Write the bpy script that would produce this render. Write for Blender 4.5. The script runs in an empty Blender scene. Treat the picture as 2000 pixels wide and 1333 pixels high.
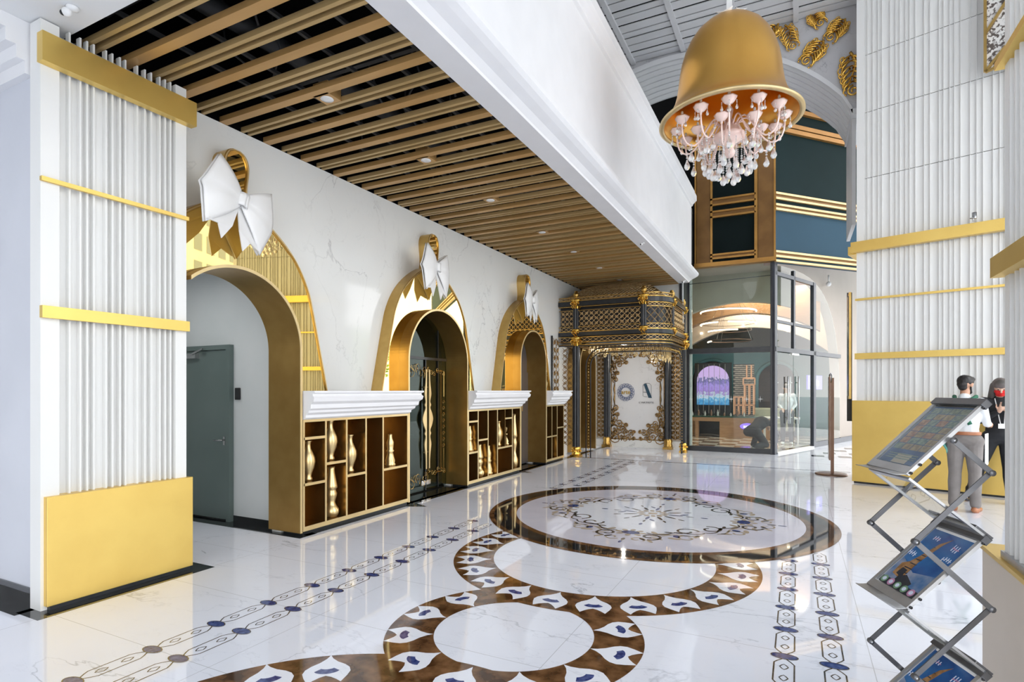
import bpy, math, random
from mathutils import Vector, Matrix, geometry, noise
random.seed(7)
S = bpy.context.scene
PI = math.pi
# ------------------------------------------------------------------ camera
FPX = 1105.0; YAW = math.atan(557/FPX); HC = 1.55; HY = 763.0
CY, SY = math.cos(YAW), math.sin(YAW)
cam = bpy.data.cameras.new('camera'); cam_o = bpy.data.objects.new('camera', cam)
S.collection.objects.link(cam_o); S.camera = cam_o
cam.sensor_width = 36; cam.lens = 36*FPX/2000; cam.shift_y = (HY-666.5)/2000
cam.clip_start = 0.05; cam.clip_end = 500
cam_o.location = (0, 0, HC); cam_o.rotation_euler = (PI/2, 0, YAW)
# ------------------------------------------------------------------ view, sky, light
S.view_settings.view_transform = 'Standard'; S.view_settings.look = 'None'
S.view_settings.exposure = 0.22; S.view_settings.gamma = 1; S.view_settings.use_curve_mapping = False
S.cycles.max_bounces = 8; S.cycles.glossy_bounces = 5; S.cycles.transparent_max_bounces = 12
S.cycles.diffuse_bounces = 5
S.cycles.sample_clamp_indirect = 6
W = bpy.data.worlds.new('sky'); S.world = W; W.use_nodes = True
nt = W.node_tree; nt.nodes.clear()
wo = nt.nodes.new('ShaderNodeOutputWorld'); bg = nt.nodes.new('ShaderNodeBackground')
tc = nt.nodes.new('ShaderNodeTexCoord'); sp = nt.nodes.new('ShaderNodeSeparateXYZ')
cr = nt.nodes.new('ShaderNodeValToRGB'); nz = nt.nodes.new('ShaderNodeTexNoise')
nt.links.new(tc.outputs['Generated'], sp.inputs[0]); nt.links.new(sp.outputs['Z'], cr.inputs[0])
cr.color_ramp.elements[0].position = 0.0; cr.color_ramp.elements[0].color = (1.0, .985, .97, 1)
cr.color_ramp.elements[1].position = 0.8; cr.color_ramp.elements[1].color = (0.84, 0.92, 1.0, 1)
nt.links.new(cr.outputs[0], bg.inputs[0]); bg.inputs[1].default_value = 3.15
nt.links.new(bg.outputs[0], wo.inputs[0])
def area(name, loc, rot, sx, sy, e, col=(1, 1, 1)):
    l = bpy.data.lights.new(name, 'AREA'); l.shape = 'RECTANGLE'; l.size = sx; l.size_y = sy; l.energy = e; l.color = col
    o = bpy.data.objects.new(name, l); S.collection.objects.link(o); o.location = loc; o.rotation_euler = rot; return o
# hazy daylight from the right, then two added fill lights
SUN = bpy.data.lights.new('hazy_sun', 'SUN'); SUN.energy = 0.3; SUN.angle = math.radians(25); SUN.color = (1, .97, .92)
so = bpy.data.objects.new('hazy_sun', SUN); S.collection.objects.link(so); so.rotation_euler = (math.radians(58), 0, math.radians(95))
area('recess_fill', (-6.3, 3.4, 2.93), (0, 0, 0), .8, .8, 9, (.98, 1, 1))  # fill light added to lift the recess walls, no real fixture
pl_ = bpy.data.lights.new('pavilion_fill', 'POINT'); pl_.energy = 30; pl_.shadow_soft_size = .03; pl_.color = (1, .93, .82); po_ = bpy.data.objects.new('pavilion_fill', pl_); S.collection.objects.link(po_); po_.location = (-3.8, 13.6, 2.45)  # invented point light, brightens the inside of the pavilion
# ------------------------------------------------------------------ helpers
COL = S.collection
def tag(o, label=None, cat=None, group=None, kind=None):
    if label: o['label'] = label
    if cat: o['category'] = cat
    if group: o['group'] = group
    if kind: o['kind'] = kind
    return o
def empty(name, loc=(0, 0, 0), rz=0, label=None, cat=None, group=None):
    o = bpy.data.objects.new(name, None); o.empty_display_size = .1; COL.objects.link(o)
    o.location = loc; o.rotation_euler = (0, 0, rz); tag(o, label, cat, group); return o
def copy_tree(o, parent=None):
    c = o.copy(); COL.objects.link(c)
    if parent is not None: c.parent = parent
    for ch in [k for k in o.children]: copy_tree(ch, c)
    return c
def ray(u, v):
    a = (u-1000)/FPX; return (-SY+a*CY, CY+a*SY, -(v-HY)/FPX)
def at_y(u, v, y):      # world point in the wall plane y seen at a photo position
    d = ray(u, v); t = y/d[1]; return (d[0]*t, HC+d[2]*t)
def at_x(u, v, x):
    d = ray(u, v); t = x/d[0]; return (d[1]*t, HC+d[2]*t)
class MB:
    def __init__(s): s.v = []; s.f = []; s.m = []; s.sm = []
    def add(s, vs, fs, m=0, smooth=False):
        b = len(s.v); s.v += [tuple(p) for p in vs]
        for f in fs: s.f.append([b+i for i in f]); s.m.append(m); s.sm.append(smooth)
    def box(s, x0, x1, y0, y1, z0, z1, m=0):
        x0, x1 = min(x0, x1), max(x0, x1); y0, y1 = min(y0, y1), max(y0, y1); z0, z1 = min(z0, z1), max(z0, z1)
        vs = [(x0,y0,z0),(x1,y0,z0),(x1,y1,z0),(x0,y1,z0),(x0,y0,z1),(x1,y0,z1),(x1,y1,z1),(x0,y1,z1)]
        s.add(vs, [(0,3,2,1),(4,5,6,7),(0,1,5,4),(1,2,6,5),(2,3,7,6),(3,0,4,7)], m)
    def bar(s, a, b, w, h, up=(0, 0, 1), m=0):
        a = Vector(a); b = Vector(b); d = (b-a).normalized(); up = Vector(up)
        sd = d.cross(up)
        if sd.length < 1e-5: sd = d.cross(Vector((1, 0, 0)))
        sd.normalize(); u2 = sd.cross(d).normalized()
        vs = []
        for p in (a, b):
            for i, j in ((-1,-1),(1,-1),(1,1),(-1,1)): vs.append(p+sd*(i*w/2)+u2*(j*h/2))
        s.add(vs, [(0,3,2,1),(4,5,6,7),(0,1,5,4),(1,2,6,5),(2,3,7,6),(3,0,4,7)], m)
    def plate(s, fn, outer, holes=(), lo=0, hi=.02, m=0, ms=None):
        """fn(a,b,h)->3d.  outer/holes: 2d loops; extruded lo..hi"""
        if ms is None: ms = m
        loops = [list(outer)]+[list(h) for h in holes]
        tri = geometry.tessellate_polygon([[Vector((p[0], p[1], 0)) for p in L] for L in loops])
        flat = [p for L in loops for p in L]; n = len(flat)
        vs = [fn(p[0], p[1], lo) for p in flat]+[fn(p[0], p[1], hi) for p in flat]
        s.add(vs, [t for t in tri]+[(t[2]+n, t[1]+n, t[0]+n) for t in tri], m)
        b = 0
        fs = []
        for L in loops:
            k = len(L)
            for i in range(k):
                j = (i+1) % k; fs.append((b+i, b+j, b+j+n, b+i+n))
            b += k
        s.add(vs, fs, ms)
    def tube(s, pts, r, n=6, closed=False, m=0, cap=True):
        pts = [Vector(p) for p in pts]; k = len(pts)
        if k < 2: return
        R = r if isinstance(r, (list, tuple)) else [r]*k
        prev = None; vs = []
        for i, p in enumerate(pts):
            if closed: t = pts[(i+1) % k]-pts[i-1]
            else: t = pts[min(i+1, k-1)]-pts[max(i-1, 0)]
            if t.length < 1e-9: t = Vector((0, 0, 1))
            t.normalize()
            if prev is None:
                prev = t.orthogonal().normalized()
            nn = prev-t*prev.dot(t)
            if nn.length < 1e-6: nn = t.orthogonal()
            nn.normalize(); prev = nn; bb = t.cross(nn)
            for j in range(n):
                a = 2*PI*j/n; vs.append(p+(nn*math.cos(a)+bb*math.sin(a))*R[i])
        fs = []
        for i in range(k if closed else k-1):
            i2 = (i+1) % k
            for j in range(n):
                j2 = (j+1) % n; fs.append((i*n+j, i*n+j2, i2*n+j2, i2*n+j))
        if not closed and cap:
            fs.append(tuple(range(n))[::-1]); fs.append(tuple((k-1)*n+j for j in range(n)))
        s.add(vs, fs, m, n > 4)
    def lathe(s, prof, c=(0, 0, 0), n=24, m=0, smooth=True, flute=0, cap=True):
        vs = []; k = len(prof)
        for r, z in prof:
            for j in range(n):
                a = 2*PI*j/n; rr = r*(1-flute*(j % 2)); vs.append((c[0]+rr*math.cos(a), c[1]+rr*math.sin(a), c[2]+z))
        fs = []
        for i in range(k-1):
            for j in range(n):
                j2 = (j+1) % n; fs.append((i*n+j, i*n+j2, (i+1)*n+j2, (i+1)*n+j))
        s.add(vs, fs, m, smooth)
        if not cap: return
        if prof[0][0] > 1e-4: s.add([vs[j] for j in range(n)], [tuple(range(n))[::-1]], m)
        if prof[-1][0] > 1e-4: s.add([vs[(k-1)*n+j] for j in range(n)], [tuple(range(n))], m)
    def grid(s, fn, nu, nv, m=0, smooth=True, closeu=False):
        vs = [fn(i/nu, j/nv) for i in range(nu+1) for j in range(nv+1)]
        fs = [(i*(nv+1)+j, (i+1)*(nv+1)+j, (i+1)*(nv+1)+j+1, i*(nv+1)+j+1) for i in range(nu) for j in range(nv)]
        s.add(vs, fs, m, smooth)
    def ball(s, c, r, m=0, n=10, sc=(1, 1, 1)):
        k = max(4, n//2+1)
        vs = []
        for i in range(k+1):
            th = PI*i/k
            for j in range(n):
                a = 2*PI*j/n
                vs.append((c[0]+sc[0]*r*math.sin(th)*math.cos(a), c[1]+sc[1]*r*math.sin(th)*math.sin(a), c[2]+sc[2]*r*math.cos(th)))
        fs = [(i*n+j, (i+1)*n+j, (i+1)*n+(j+1) % n, i*n+(j+1) % n) for i in range(k) for j in range(n)]
        s.add(vs, fs, m, True)
    def build(s, name, mats, parent=None, kind=None, bevel=0, solid=0):
        me = bpy.data.meshes.new(name); me.from_pydata(s.v, [], s.f)
        if not isinstance(mats, (list, tuple)): mats = [mats]
        for mt in mats: me.materials.append(mt)
        me.polygons.foreach_set('material_index', s.m); me.polygons.foreach_set('use_smooth', s.sm)
        me.validate(clean_customdata=False); me.update()
        o = bpy.data.objects.new(name, me); COL.objects.link(o)
        if parent is not None: o.parent = parent
        if kind: o['kind'] = kind
        if bevel:
            b = o.modifiers.new('bevel', 'BEVEL'); b.width = bevel; b.segments = 2; b.limit_method = 'ANGLE'
        if solid:
            b = o.modifiers.new('solid', 'SOLIDIFY'); b.thickness = solid; b.offset = 0
        return o
def fYZ(x0): return lambda a, b, h: (x0-h, a, b)          # a=y b=z h goes back (-x)
def fXZ(y0): return lambda a, b, h: (a, y0+h, b)          # a=x b=z h goes back (+y)
def fXY(z0): return lambda a, b, h: (a, b, z0+h)
def spiral(cx, cy, r0, r1, a0, turns, n=14):
    out = []
    for i in range(n+1):
        t = i/n; a = a0+turns*2*PI*t; r = r0+(r1-r0)*t
        out.append((cx+r*math.cos(a), cy+r*math.sin(a)))
    return out
# ------------------------------------------------------------------ materials
def mat(name, col, rough=.5, metal=0, emit=0, spec=.5, coat=0):
    m = bpy.data.materials.new(name); m.use_nodes = True; p = m.node_tree.nodes['Principled BSDF']
    p.inputs['Base Color'].default_value = (*col, 1); p.inputs['Roughness'].default_value = rough
    p.inputs['Metallic'].default_value = metal; p.inputs['Specular IOR Level'].default_value = spec
    if coat: p.inputs['Coat Weight'].default_value = coat; p.inputs['Coat Roughness'].default_value = .03
    if emit:
        p.inputs['Emission Color'].default_value = (*col, 1); p.inputs['Emission Strength'].default_value = emit
    return m
def nodes(m): return m.node_tree.nodes, m.node_tree.links, m.node_tree.nodes['Principled BSDF']
def mottled(name, c1, c2, scale=4, rough=.5, metal=0, detail=4, lo=.35, hi=.65, spec=.5, stretch=(1, 1, 1), bump=0):
    m = mat(name, c1, rough, metal, spec=spec); N, L, p = nodes(m)
    tcn = N.new('ShaderNodeTexCoord'); mp = N.new('ShaderNodeMapping'); mp.inputs['Scale'].default_value = stretch
    t = N.new('ShaderNodeTexNoise'); t.inputs['Scale'].default_value = scale; t.inputs['Detail'].default_value = detail
    r = N.new('ShaderNodeValToRGB'); r.color_ramp.elements[0].position = lo; r.color_ramp.elements[1].position = hi
    r.color_ramp.elements[0].color = (*c1, 1); r.color_ramp.elements[1].color = (*c2, 1)
    L.new(tcn.outputs['Object'], mp.inputs[0]); L.new(mp.outputs[0], t.inputs[0]); L.new(t.outputs['Fac'], r.inputs[0]); L.new(r.outputs[0], p.inputs['Base Color'])
    if bump:
        b = N.new('ShaderNodeBump'); b.inputs['Strength'].default_value = bump; L.new(t.outputs['Fac'], b.inputs['Height']); L.new(b.outputs[0], p.inputs['Normal'])
    return m
def marble(name, base, vein, scale=1.0, rough=.05, grid=None, amount=1.0, seedoff=0, joint=(.55, .56, .6), spec=.5):
    m = mat(name, base, rough, spec=spec); N, L, p = nodes(m)
    tcn = N.new('ShaderNodeTexCoord'); mp = N.new('ShaderNodeMapping'); mp.inputs['Location'].default_value = (seedoff, seedoff*.7, 0)
    L.new(tcn.outputs['Object'], mp.inputs[0])
    col = None
    big = N.new('ShaderNodeTexNoise'); big.inputs['Scale'].default_value = .9*scale; big.inputs['Detail'].default_value = 3
    L.new(mp.outputs[0], big.inputs[0])
    def vein_mask(sc, width, dist, rotz):
        mp2 = N.new('ShaderNodeMapping'); mp2.inputs['Rotation'].default_value = (rotz*.4, rotz*.3, rotz); mp2.inputs['Scale'].default_value = (1, 2.1, 1.4)
        L.new(mp.outputs[0], mp2.inputs[0])
        n = N.new('ShaderNodeTexNoise'); n.inputs['Scale'].default_value = sc; n.inputs['Detail'].default_value = 6; n.inputs['Distortion'].default_value = dist; n.inputs['Roughness'].default_value = .55
        L.new(mp2.outputs[0], n.inputs[0])
        a = N.new('ShaderNodeMath'); a.operation = 'SUBTRACT'; a.inputs[1].default_value = .5; L.new(n.outputs['Fac'], a.inputs[0])
        b = N.new('ShaderNodeMath'); b.operation = 'ABSOLUTE'; L.new(a.outputs[0], b.inputs[0])
        c = N.new('ShaderNodeMapRange'); c.inputs['From Min'].default_value = 0; c.inputs['From Max'].default_value = width; c.inputs['To Min'].default_value = 1; c.inputs['To Max'].default_value = 0
        L.new(b.outputs[0], c.inputs['Value']); return c.outputs[0]
    v1 = vein_mask(.75*scale, .008, .6, .8); v2 = vein_mask(1.7*scale, .006, .4, -.5)
    g = N.new('ShaderNodeMapRange'); g.inputs['From Min'].default_value = .42; g.inputs['From Max'].default_value = .66
    L.new(big.outputs['Fac'], g.inputs['Value'])
    def mul(x, y, k=None):
        n = N.new('ShaderNodeMath'); n.operation = 'MULTIPLY'; L.new(x, n.inputs[0])
        if k is None: L.new(y, n.inputs[1])
        else: n.inputs[1].default_value = k
        return n.outputs[0]
    def addn(x, y):
        n = N.new('ShaderNodeMath'); n.operation = 'ADD'; n.use_clamp = True; L.new(x, n.inputs[0]); L.new(y, n.inputs[1]); return n.outputs[0]
    mask = addn(mul(mul(v1, g.outputs[0]), None, .85*amount), mul(mul(v2, g.outputs[0]), None, .3*amount))
    mask = addn(mask, mul(g.outputs[0], None, .10*amount))
    mix = N.new('ShaderNodeMix'); mix.data_type = 'RGBA'; L.new(mask, mix.inputs['Factor'])
    mix.inputs['A'].default_value = (*base, 1); mix.inputs['B'].default_value = (*vein, 1)
    out = mix.outputs['Result']
    if grid:
        sx, sy, ox, oy, wdt = grid[:5]; ax = grid[5] if len(grid) > 5 else ('X', 'Y')
        sep = N.new('ShaderNodeSeparateXYZ'); L.new(tcn.outputs['Object'], sep.inputs[0]); ms = []
        for axis, st, off in ((ax[0], sx, ox), (ax[1], sy, oy)):
            a = N.new('ShaderNodeMath'); a.operation = 'ADD'; a.inputs[1].default_value = -off; L.new(sep.outputs[axis], a.inputs[0])
            b = N.new('ShaderNodeMath'); b.operation = 'PINGPONG'; b.inputs[1].default_value = st/2; L.new(a.outputs[0], b.inputs[0])
            c = N.new('ShaderNodeMath'); c.operation = 'LESS_THAN'; c.inputs[1].default_value = wdt; L.new(b.outputs[0], c.inputs[0]); ms.append(c.outputs[0])
        mm = N.new('ShaderNodeMath'); mm.operation = 'MAXIMUM'; L.new(ms[0], mm.inputs[0]); L.new(ms[1], mm.inputs[1])
        mx = N.new('ShaderNodeMix'); mx.data_type = 'RGBA'; L.new(mm.outputs[0], mx.inputs['Factor']); L.new(out, mx.inputs['A']); mx.inputs['B'].default_value = (*joint, 1)
        out = mx.outputs['Result']
    L.new(out, p.inputs['Base Color']); return m
def glass(name, tint=(.93, .97, .95), refl=.10):
    m = bpy.data.materials.new(name); m.use_nodes = True; N = m.node_tree.nodes; L = m.node_tree.links; N.clear()
    o = N.new('ShaderNodeOutputMaterial'); mx = N.new('ShaderNodeMixShader'); t = N.new('ShaderNodeBsdfTransparent'); g = N.new('ShaderNodeBsdfGlossy')
    t.inputs[0].default_value = (*tint, 1); g.inputs['Roughness'].default_value = .01; g.inputs[0].default_value = (1, 1, 1, 1)
    fr = N.new('ShaderNodeFresnel'); fr.inputs[0].default_value = 1.35
    ad = N.new('ShaderNodeMath'); ad.operation = 'ADD'; ad.use_clamp = True; ad.inputs[1].default_value = refl-.04
    ge = N.new('ShaderNodeNewGeometry'); iv = N.new('ShaderNodeMath'); iv.operation = 'SUBTRACT'; iv.inputs[0].default_value = 1; L.new(ge.outputs['Backfacing'], iv.inputs[1])
    mu = N.new('ShaderNodeMath'); mu.operation = 'MULTIPLY'; L.new(ad.outputs[0], mu.inputs[0]); L.new(iv.outputs[0], mu.inputs[1])
    L.new(fr.outputs[0], ad.inputs[0]); L.new(mu.outputs[0], mx.inputs[0]); L.new(t.outputs[0], mx.inputs[1]); L.new(g.outputs[0], mx.inputs[2]); L.new(mx.outputs[0], o.inputs[0])
    return m
M = {}
M['floor'] = marble('floor_marble', (.87, .89, .97), (.40, .42, .48), 1.0, .035, grid=(1.66, .83, -1.28, .40, .0022), spec=.75)
M['inlay_white'] = marble('inlay_white_marble', (.88, .90, .97), (.50, .52, .58), 1.6, .035, spec=.75)
M['lav'] = mottled('lavender_marble', (.68, .66, .75), (.74, .72, .80), 3, .03, spec=.75)
M['brown'] = mottled('brown_marble', (.060, .024, .009), (.25, .125, .055), 7, .05, detail=8, lo=.38, hi=.66, spec=.7)
M['blackm'] = mottled('black_marble', (.008, .009, .010), (.03, .032, .034), 5, .03, spec=.7)
M['blue'] = mottled('blue_sodalite', (.018, .030, .15), (.11, .15, .34), 30, .05, detail=6, lo=.35, hi=.75, spec=.7)
M['inkline'] = mottled('dark_inlay_line', (.06, .045, .03), (.16, .12, .08), 12, .05, spec=.7)
M['tan'] = mottled('tan_marble', (.42, .33, .22), (.58, .48, .36), 8, .05, spec=.7)
M['wallm'] = marble('wall_marble', (.78, .785, .765), (.40, .40, .40), .8, .08, seedoff=3.3, amount=.8)
M['wallw'] = mottled('white_paint', (.78, .79, .80), (.81, .82, .83), 2, .6)
M['recess'] = mottled('grey_white_paint', (.62, .65, .65), (.66, .68, .68), 2, .55)
M['wallgrey'] = mottled('cool_white_paint', (.58, .60, .66), (.62, .64, .70), 1.5, .5)
M['white'] = mottled('white_lacquer', (.80, .80, .80), (.83, .83, .83), 5, .35)
M['plaster'] = mottled('white_plaster', (.80, .80, .82), (.83, .83, .85), 3, .45)
M['fin'] = mottled('fin_white', (.79, .79, .775), (.82, .82, .805), 1.2, .35, stretch=(1, 1, .2))
M['bandgold'] = mottled('brushed_gold_sheet', (.84, .60, .175), (.79, .55, .155), 3, .36, .85, stretch=(1, 1, 1), lo=.4, hi=.7)
M['gold'] = mottled('satin_gold', (.60, .40, .14), (.52, .34, .11), 6, .28, 1.0)
M['portal'] = mottled('bronze_gold_paint', (.46, .28, .085), (.41, .24, .07), 5, .34, .9)
M['rim'] = mottled('pale_gold_edge', (.74, .57, .30), (.68, .52, .27), 6, .35, .7)
M['cabin'] = mottled('cabinet_inner_bronze', (.30, .17, .05), (.25, .14, .04), 6, .25, .9)
M['slat'] = mottled('gold_slat_paint', (.54, .37, .165), (.47, .32, .135), 3, .4, .35, stretch=(.3, 3, 3))
M['slat_wide'] = mottled('bronze_slat_paint', (.55, .325, .12), (.48, .28, .10), 3, .4, .35, stretch=(.3, 3, 3))
M['mirror'] = mottled('gold_mirror', (.93, .70, .28), (.90, .67, .26), 2, .015, 1.0)
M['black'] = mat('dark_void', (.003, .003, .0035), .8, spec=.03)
M['duct'] = mat('dark_duct', (.03, .032, .035), .5)
M['blackmetal'] = mottled('black_metal', (.016, .018, .022), (.024, .026, .030), 8, .3, .2)
M['framegrey'] = mottled('charcoal_aluminium', (.045, .05, .065), (.055, .06, .08), 5, .35, .3)
M['ornate'] = mottled('antique_gold', (.62, .40, .13), (.40, .24, .06), 22, .3, 1.0)
M['ornate_dark'] = mottled('bronze_filigree', (.40, .25, .10), (.22, .13, .05), 18, .35, .9)
M['lace'] = mottled('pale_bronze_lace', (.62, .45, .24), (.42, .28, .13), 18, .38, .75)
M['gilt'] = mottled('bright_gilt', (.86, .55, .13), (.60, .34, .06), 20, .25, 1.0)
M['bell'] = mottled('bell_gold', (.90, .51, .125), (.86, .47, .11), 2, .30, 1.0)
M['greendoor'] = mottled('grey_green_door', (.115, .155, .145), (.13, .17, .16), 2, .4)
M['darkdoor'] = mottled('anthracite_door', (.05, .055, .07), (.06, .065, .08), 2, .3)
M['steel'] = mottled('steel', (.55, .55, .55), (.45, .45, .45), 9, .25, 1.0)
M['alu'] = mottled('aluminium', (.50, .50, .50), (.42, .42, .42), 9, .35, .8)
M['gunmetal'] = mottled('gunmetal', (.12, .12, .125), (.16, .16, .165), 12, .35, .7)
M['plastic_black'] = mat('black_plastic', (.012, .012, .013), .35)
M['glass'] = glass('clear_glass', (.92, .96, .94), .04)
M['cover'] = glass('clear_plastic', (.96, .97, .97), -.02)
M['glass_dark'] = glass('door_glass', (.62, .68, .66), .10)
M['pink'] = mottled('pink_glass', (.90, .66, .60), (.95, .75, .68), 10, .12, 0, spec=.8)
M['crystal'] = mat('crystal', (.95, .96, .97), .02, 0, spec=1.0); M['crystal'].node_tree.nodes['Principled BSDF'].inputs['Transmission Weight'].default_value = .7
M['lamp'] = mat('lamp_glow', (1, .86, .65), .4, emit=5.0)
M['ringlamp'] = mat('ring_light_glow', (1, .85, .66), .4, emit=2.6)
M['cream'] = mottled('cream_plaster', (.44, .375, .325), (.47, .40, .35), 1.5, .6)
M['creamdark'] = mottled('vault_beige', (.36, .33, .27), (.41, .38, .31), 2, .5)
M['teal'] = mottled('teal_paint', (.07, .22, .27), (.09, .26, .31), 2, .4)
M['tealblue'] = mottled('blue_green_wall', (.028, .066, .10), (.032, .075, .115), .7, .6, spec=.15)
M['tealdark'] = mottled('dark_green_wall', (.003, .007, .007), (.005, .010, .010), .7, .6, spec=.08)
M['woodgold'] = mottled('bronze_trim', (.46, .24, .06), (.38, .19, .045), 3, .32, .6)
M['woodpale'] = mottled('pale_gold_trim', (.74, .52, .26), (.66, .45, .21), 3, .35, .5)
M['wood'] = mottled('oak_wood', (.36, .19, .09), (.44, .25, .13), 4, .4, stretch=(1, 1, 8))
M['bronze_post'] = mottled('brown_bronze', (.16, .09, .06), (.20, .12, .08), 5, .3, .6)
M['ceilw'] = mottled('white_ceiling_metal', (.60, .605, .62), (.64, .645, .66), 2, .5)
M['arch_marble'] = marble('grey_marble', (.50, .50, .52), (.26, .26, .28), 2.0, .12, seedoff=8, amount=1.0)
M['leaf'] = mottled('green_leaves', (.10, .26, .02), (.34, .52, .05), 6, .6)
M['trunk'] = mat('bark', (.12, .08, .05), .8)
M['pave'] = mottled('pavement', (.55, .55, .54), (.62, .62, .61), 1, .7)
M['paper'] = mat('white_paper', (.85, .85, .84), .5)
# ------------------------------------------------------------------ floor with inlays
fl = MB()
fmats = [M['floor'], M['brown'], M['blackm'], M['lav'], M['inlay_white'], M['blue'], M['inkline'], M['tan']]
fl.add([(-7.5, -8, 0), (7, -8, 0), (7, 24, 0), (-7.5, 24, 0)], [(0, 1, 2, 3)], 0)
LZ = [0, .0007, .0014, .0021, .0028, .0035, .0042]
def fpoly(pts, lay, m):
    tri = geometry.tessellate_polygon([[Vector((x, y, 0)) for x, y in pts]])
    ar = 0
    fl_f = []
    for t in tri:
        a, b, c = [pts[i] for i in t]
        if (b[0]-a[0])*(c[1]-a[1])-(b[1]-a[1])*(c[0]-a[0]) < 0: t = (t[0], t[2], t[1])
        fl_f.append(t)
    fl.add([(x, y, LZ[lay]) for x, y in pts], fl_f, m)
def fann(cx, cy, r0, r1, lay, m, n=128, a0=0, a1=2*PI):
    vs = []
    for i in range(n+1):
        a = a0+(a1-a0)*i/n; vs += [(cx+r0*math.cos(a), cy+r0*math.sin(a), LZ[lay]), (cx+r1*math.cos(a), cy+r1*math.sin(a), LZ[lay])]
    fl.add(vs, [(2*i, 2*i+1, 2*i+3, 2*i+2) for i in range(n)], m)
def fline(pts, w, lay, m, closed=False):
    k = len(pts); vs = []
    for i in range(k):
        a = pts[i-1] if (closed or i) else pts[i]; b = pts[(i+1) % k] if (closed or i < k-1) else pts[i]
        d = Vector((b[0]-a[0], b[1]-a[1])); d.normalize(); nx, ny = -d.y*w/2, d.x*w/2
        vs += [(pts[i][0]+nx, pts[i][1]+ny, LZ[lay]), (pts[i][0]-nx, pts[i][1]-ny, LZ[lay])]
    fs = [(2*i, 2*i+1, (2*i+3) % (2*k), (2*i+2) % (2*k)) for i in range(k if closed else k-1)]
    fl.add(vs, fs, m)
CX = -1.62; CYM = 7.14
fann(CX, 5.06, 1.0, 1.366, 1, 1); LZ[1] = .0009; fann(CX, 3.24, .509, .816, 1, 1); LZ[1] = .0005; fann(CX, 1.42, 1.0, 1.33, 1, 1); LZ[1] = .0007
def petal(cx, cy, r, ang, sc, lay, flip=1):
    half = [(-.15, 0), (-.11, .016), (-.07, .045), (-.035, .085), (.0, .110), (.04, .118), (.085, .105), (.145, .080), (.115, .055), (.09, .028), (.075, 0)]
    pts = half+[(x, -y) for x, y in half[-2:0:-1]]
    ca, sa = math.cos(ang), math.sin(ang)
    tr = lambda x, y: (cx+(r+flip*x*sc)*ca-y*sc*sa, cy+(r+flip*x*sc)*sa+y*sc*ca)
    fpoly([tr(x, y) for x, y in pts], lay, 4)
    bl = [(.045+.042*math.cos(t)-.03, .066*math.sin(t)) for t in [(-1.25+2.5*i/8) for i in range(9)]]+[(-.010+.018*math.cos(t), .036*math.sin(t)) for t in [(1.1-2.2*i/6) for i in range(7)]]
    fpoly([tr(x, y) for x, y in bl], lay+1, 5)
for k in range(12):
    if k not in (2, 3, 4): petal(CX, 3.24, .665, k*PI/6, 1.02, 2)
for k in range(24): petal(CX, 5.06, 1.18, k*PI/12+.0, 1.10, 2)
for k in [k for k in range(24) if abs(k*15+7.5-90) > 25]: petal(CX, 1.42, 1.17, k*PI/12+PI/24, 1.08, 2, -1)
fann(CX, CYM, 1.99, 2.05, 4, 1); fann(CX, CYM, 1.785, 1.99, 4, 2); fann(CX, CYM, 1.71, 1.785, 4, 1)
fann(CX, CYM, 0.0, 1.71, 4, 3)
# white flower-shaped field and scroll ring of the medallion
fpoly([(CX+(1.0+.06*math.cos(4*a))*math.cos(a), CYM+(1.0+.06*math.cos(4*a))*math.sin(a)) for a in [2*PI*i/96 for i in range(96)]], 5, 4)
def mtr(r, a): return (CX+r*math.cos(a), CYM+r*math.sin(a))
def blob2(r, a, s1, s2, m, rot=0):
    c = mtr(r, a); fpoly([(c[0]+s1*math.cos(t)*math.cos(a+rot)-s2*math.sin(t)*math.sin(a+rot), c[1]+s1*math.cos(t)*math.sin(a+rot)+s2*math.sin(t)*math.cos(a+rot)) for t in [2*PI*i/12 for i in range(12)]], 6, m)
for q in range(4):
    A = q*PI/2
    blob2(1.06, A, .075, .10, 5)
    for k in range(8): blob2(1.06+.11*math.cos(k*PI/4), A+.12*math.sin(k*PI/4), .045, .03, 7, k*PI/4)
    blob2(1.36, A, .05, .02, 6); blob2(1.47, A, .05, .018, 5)
    for k in (-1, 1):
        blob2(1.30, A+k*.14, .05, .02, 6, k*.6); blob2(1.24, A+k*.26, .07, .022, 7, k*.9); blob2(1.05, A+k*.33, .03, .08, 7)
        blob2(1.13, A+k*.44, .05, .035, 5); blob2(1.22, A+k*.40, .07, .03, 7, k); blob2(1.0, A+k*.24, .06, .028, 7, k*.4); blob2(1.16, A+k*.62, .06, .024, 7, -k*.8); blob2(1.36, A+k*.20, .06, .022, 7, k*.5); blob2(.96, A+k*.40, .05, .02, 6, k*1.2); blob2(.98, A+k*.5, .05, .02, 6, k)
        # curling acanthus lines
        def sc(cr_, ca_, R0, turns, a0, w, m):
            w = w*1.35; c = mtr(cr_, ca_); pts = [(c[0]+R0*(1-.72*t)*math.cos(a0+k*turns*2*PI*t), c[1]+R0*(1-.72*t)*math.sin(a0+k*turns*2*PI*t)) for t in [i/16 for i in range(17)]]
            fline(pts, w, 6, m)
        sc(1.18, A+k*.20, .13, 1.1, A, .022, 6); sc(.93, A+k*.62, .14, 1.0, A+2, .020, 6); sc(1.20, A+k*.52, .11, 1.0, A+3, .018, 7); sc(1.32, A+k*.10, .09, 1.0, A+1, .016, 7)
        pts = [mtr(1.02+.05*math.sin(t*9), A+k*(.16+t*.62)) for t in [i/14 for i in range(15)]]
        fline(pts, .020, 6, 6)
        pts = [mtr(1.10+.04*math.sin(t*8+1), A+k*(.2+t*.5)) for t in [i/14 for i in range(15)]]
        fline(pts, .024, 6, 7)
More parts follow.
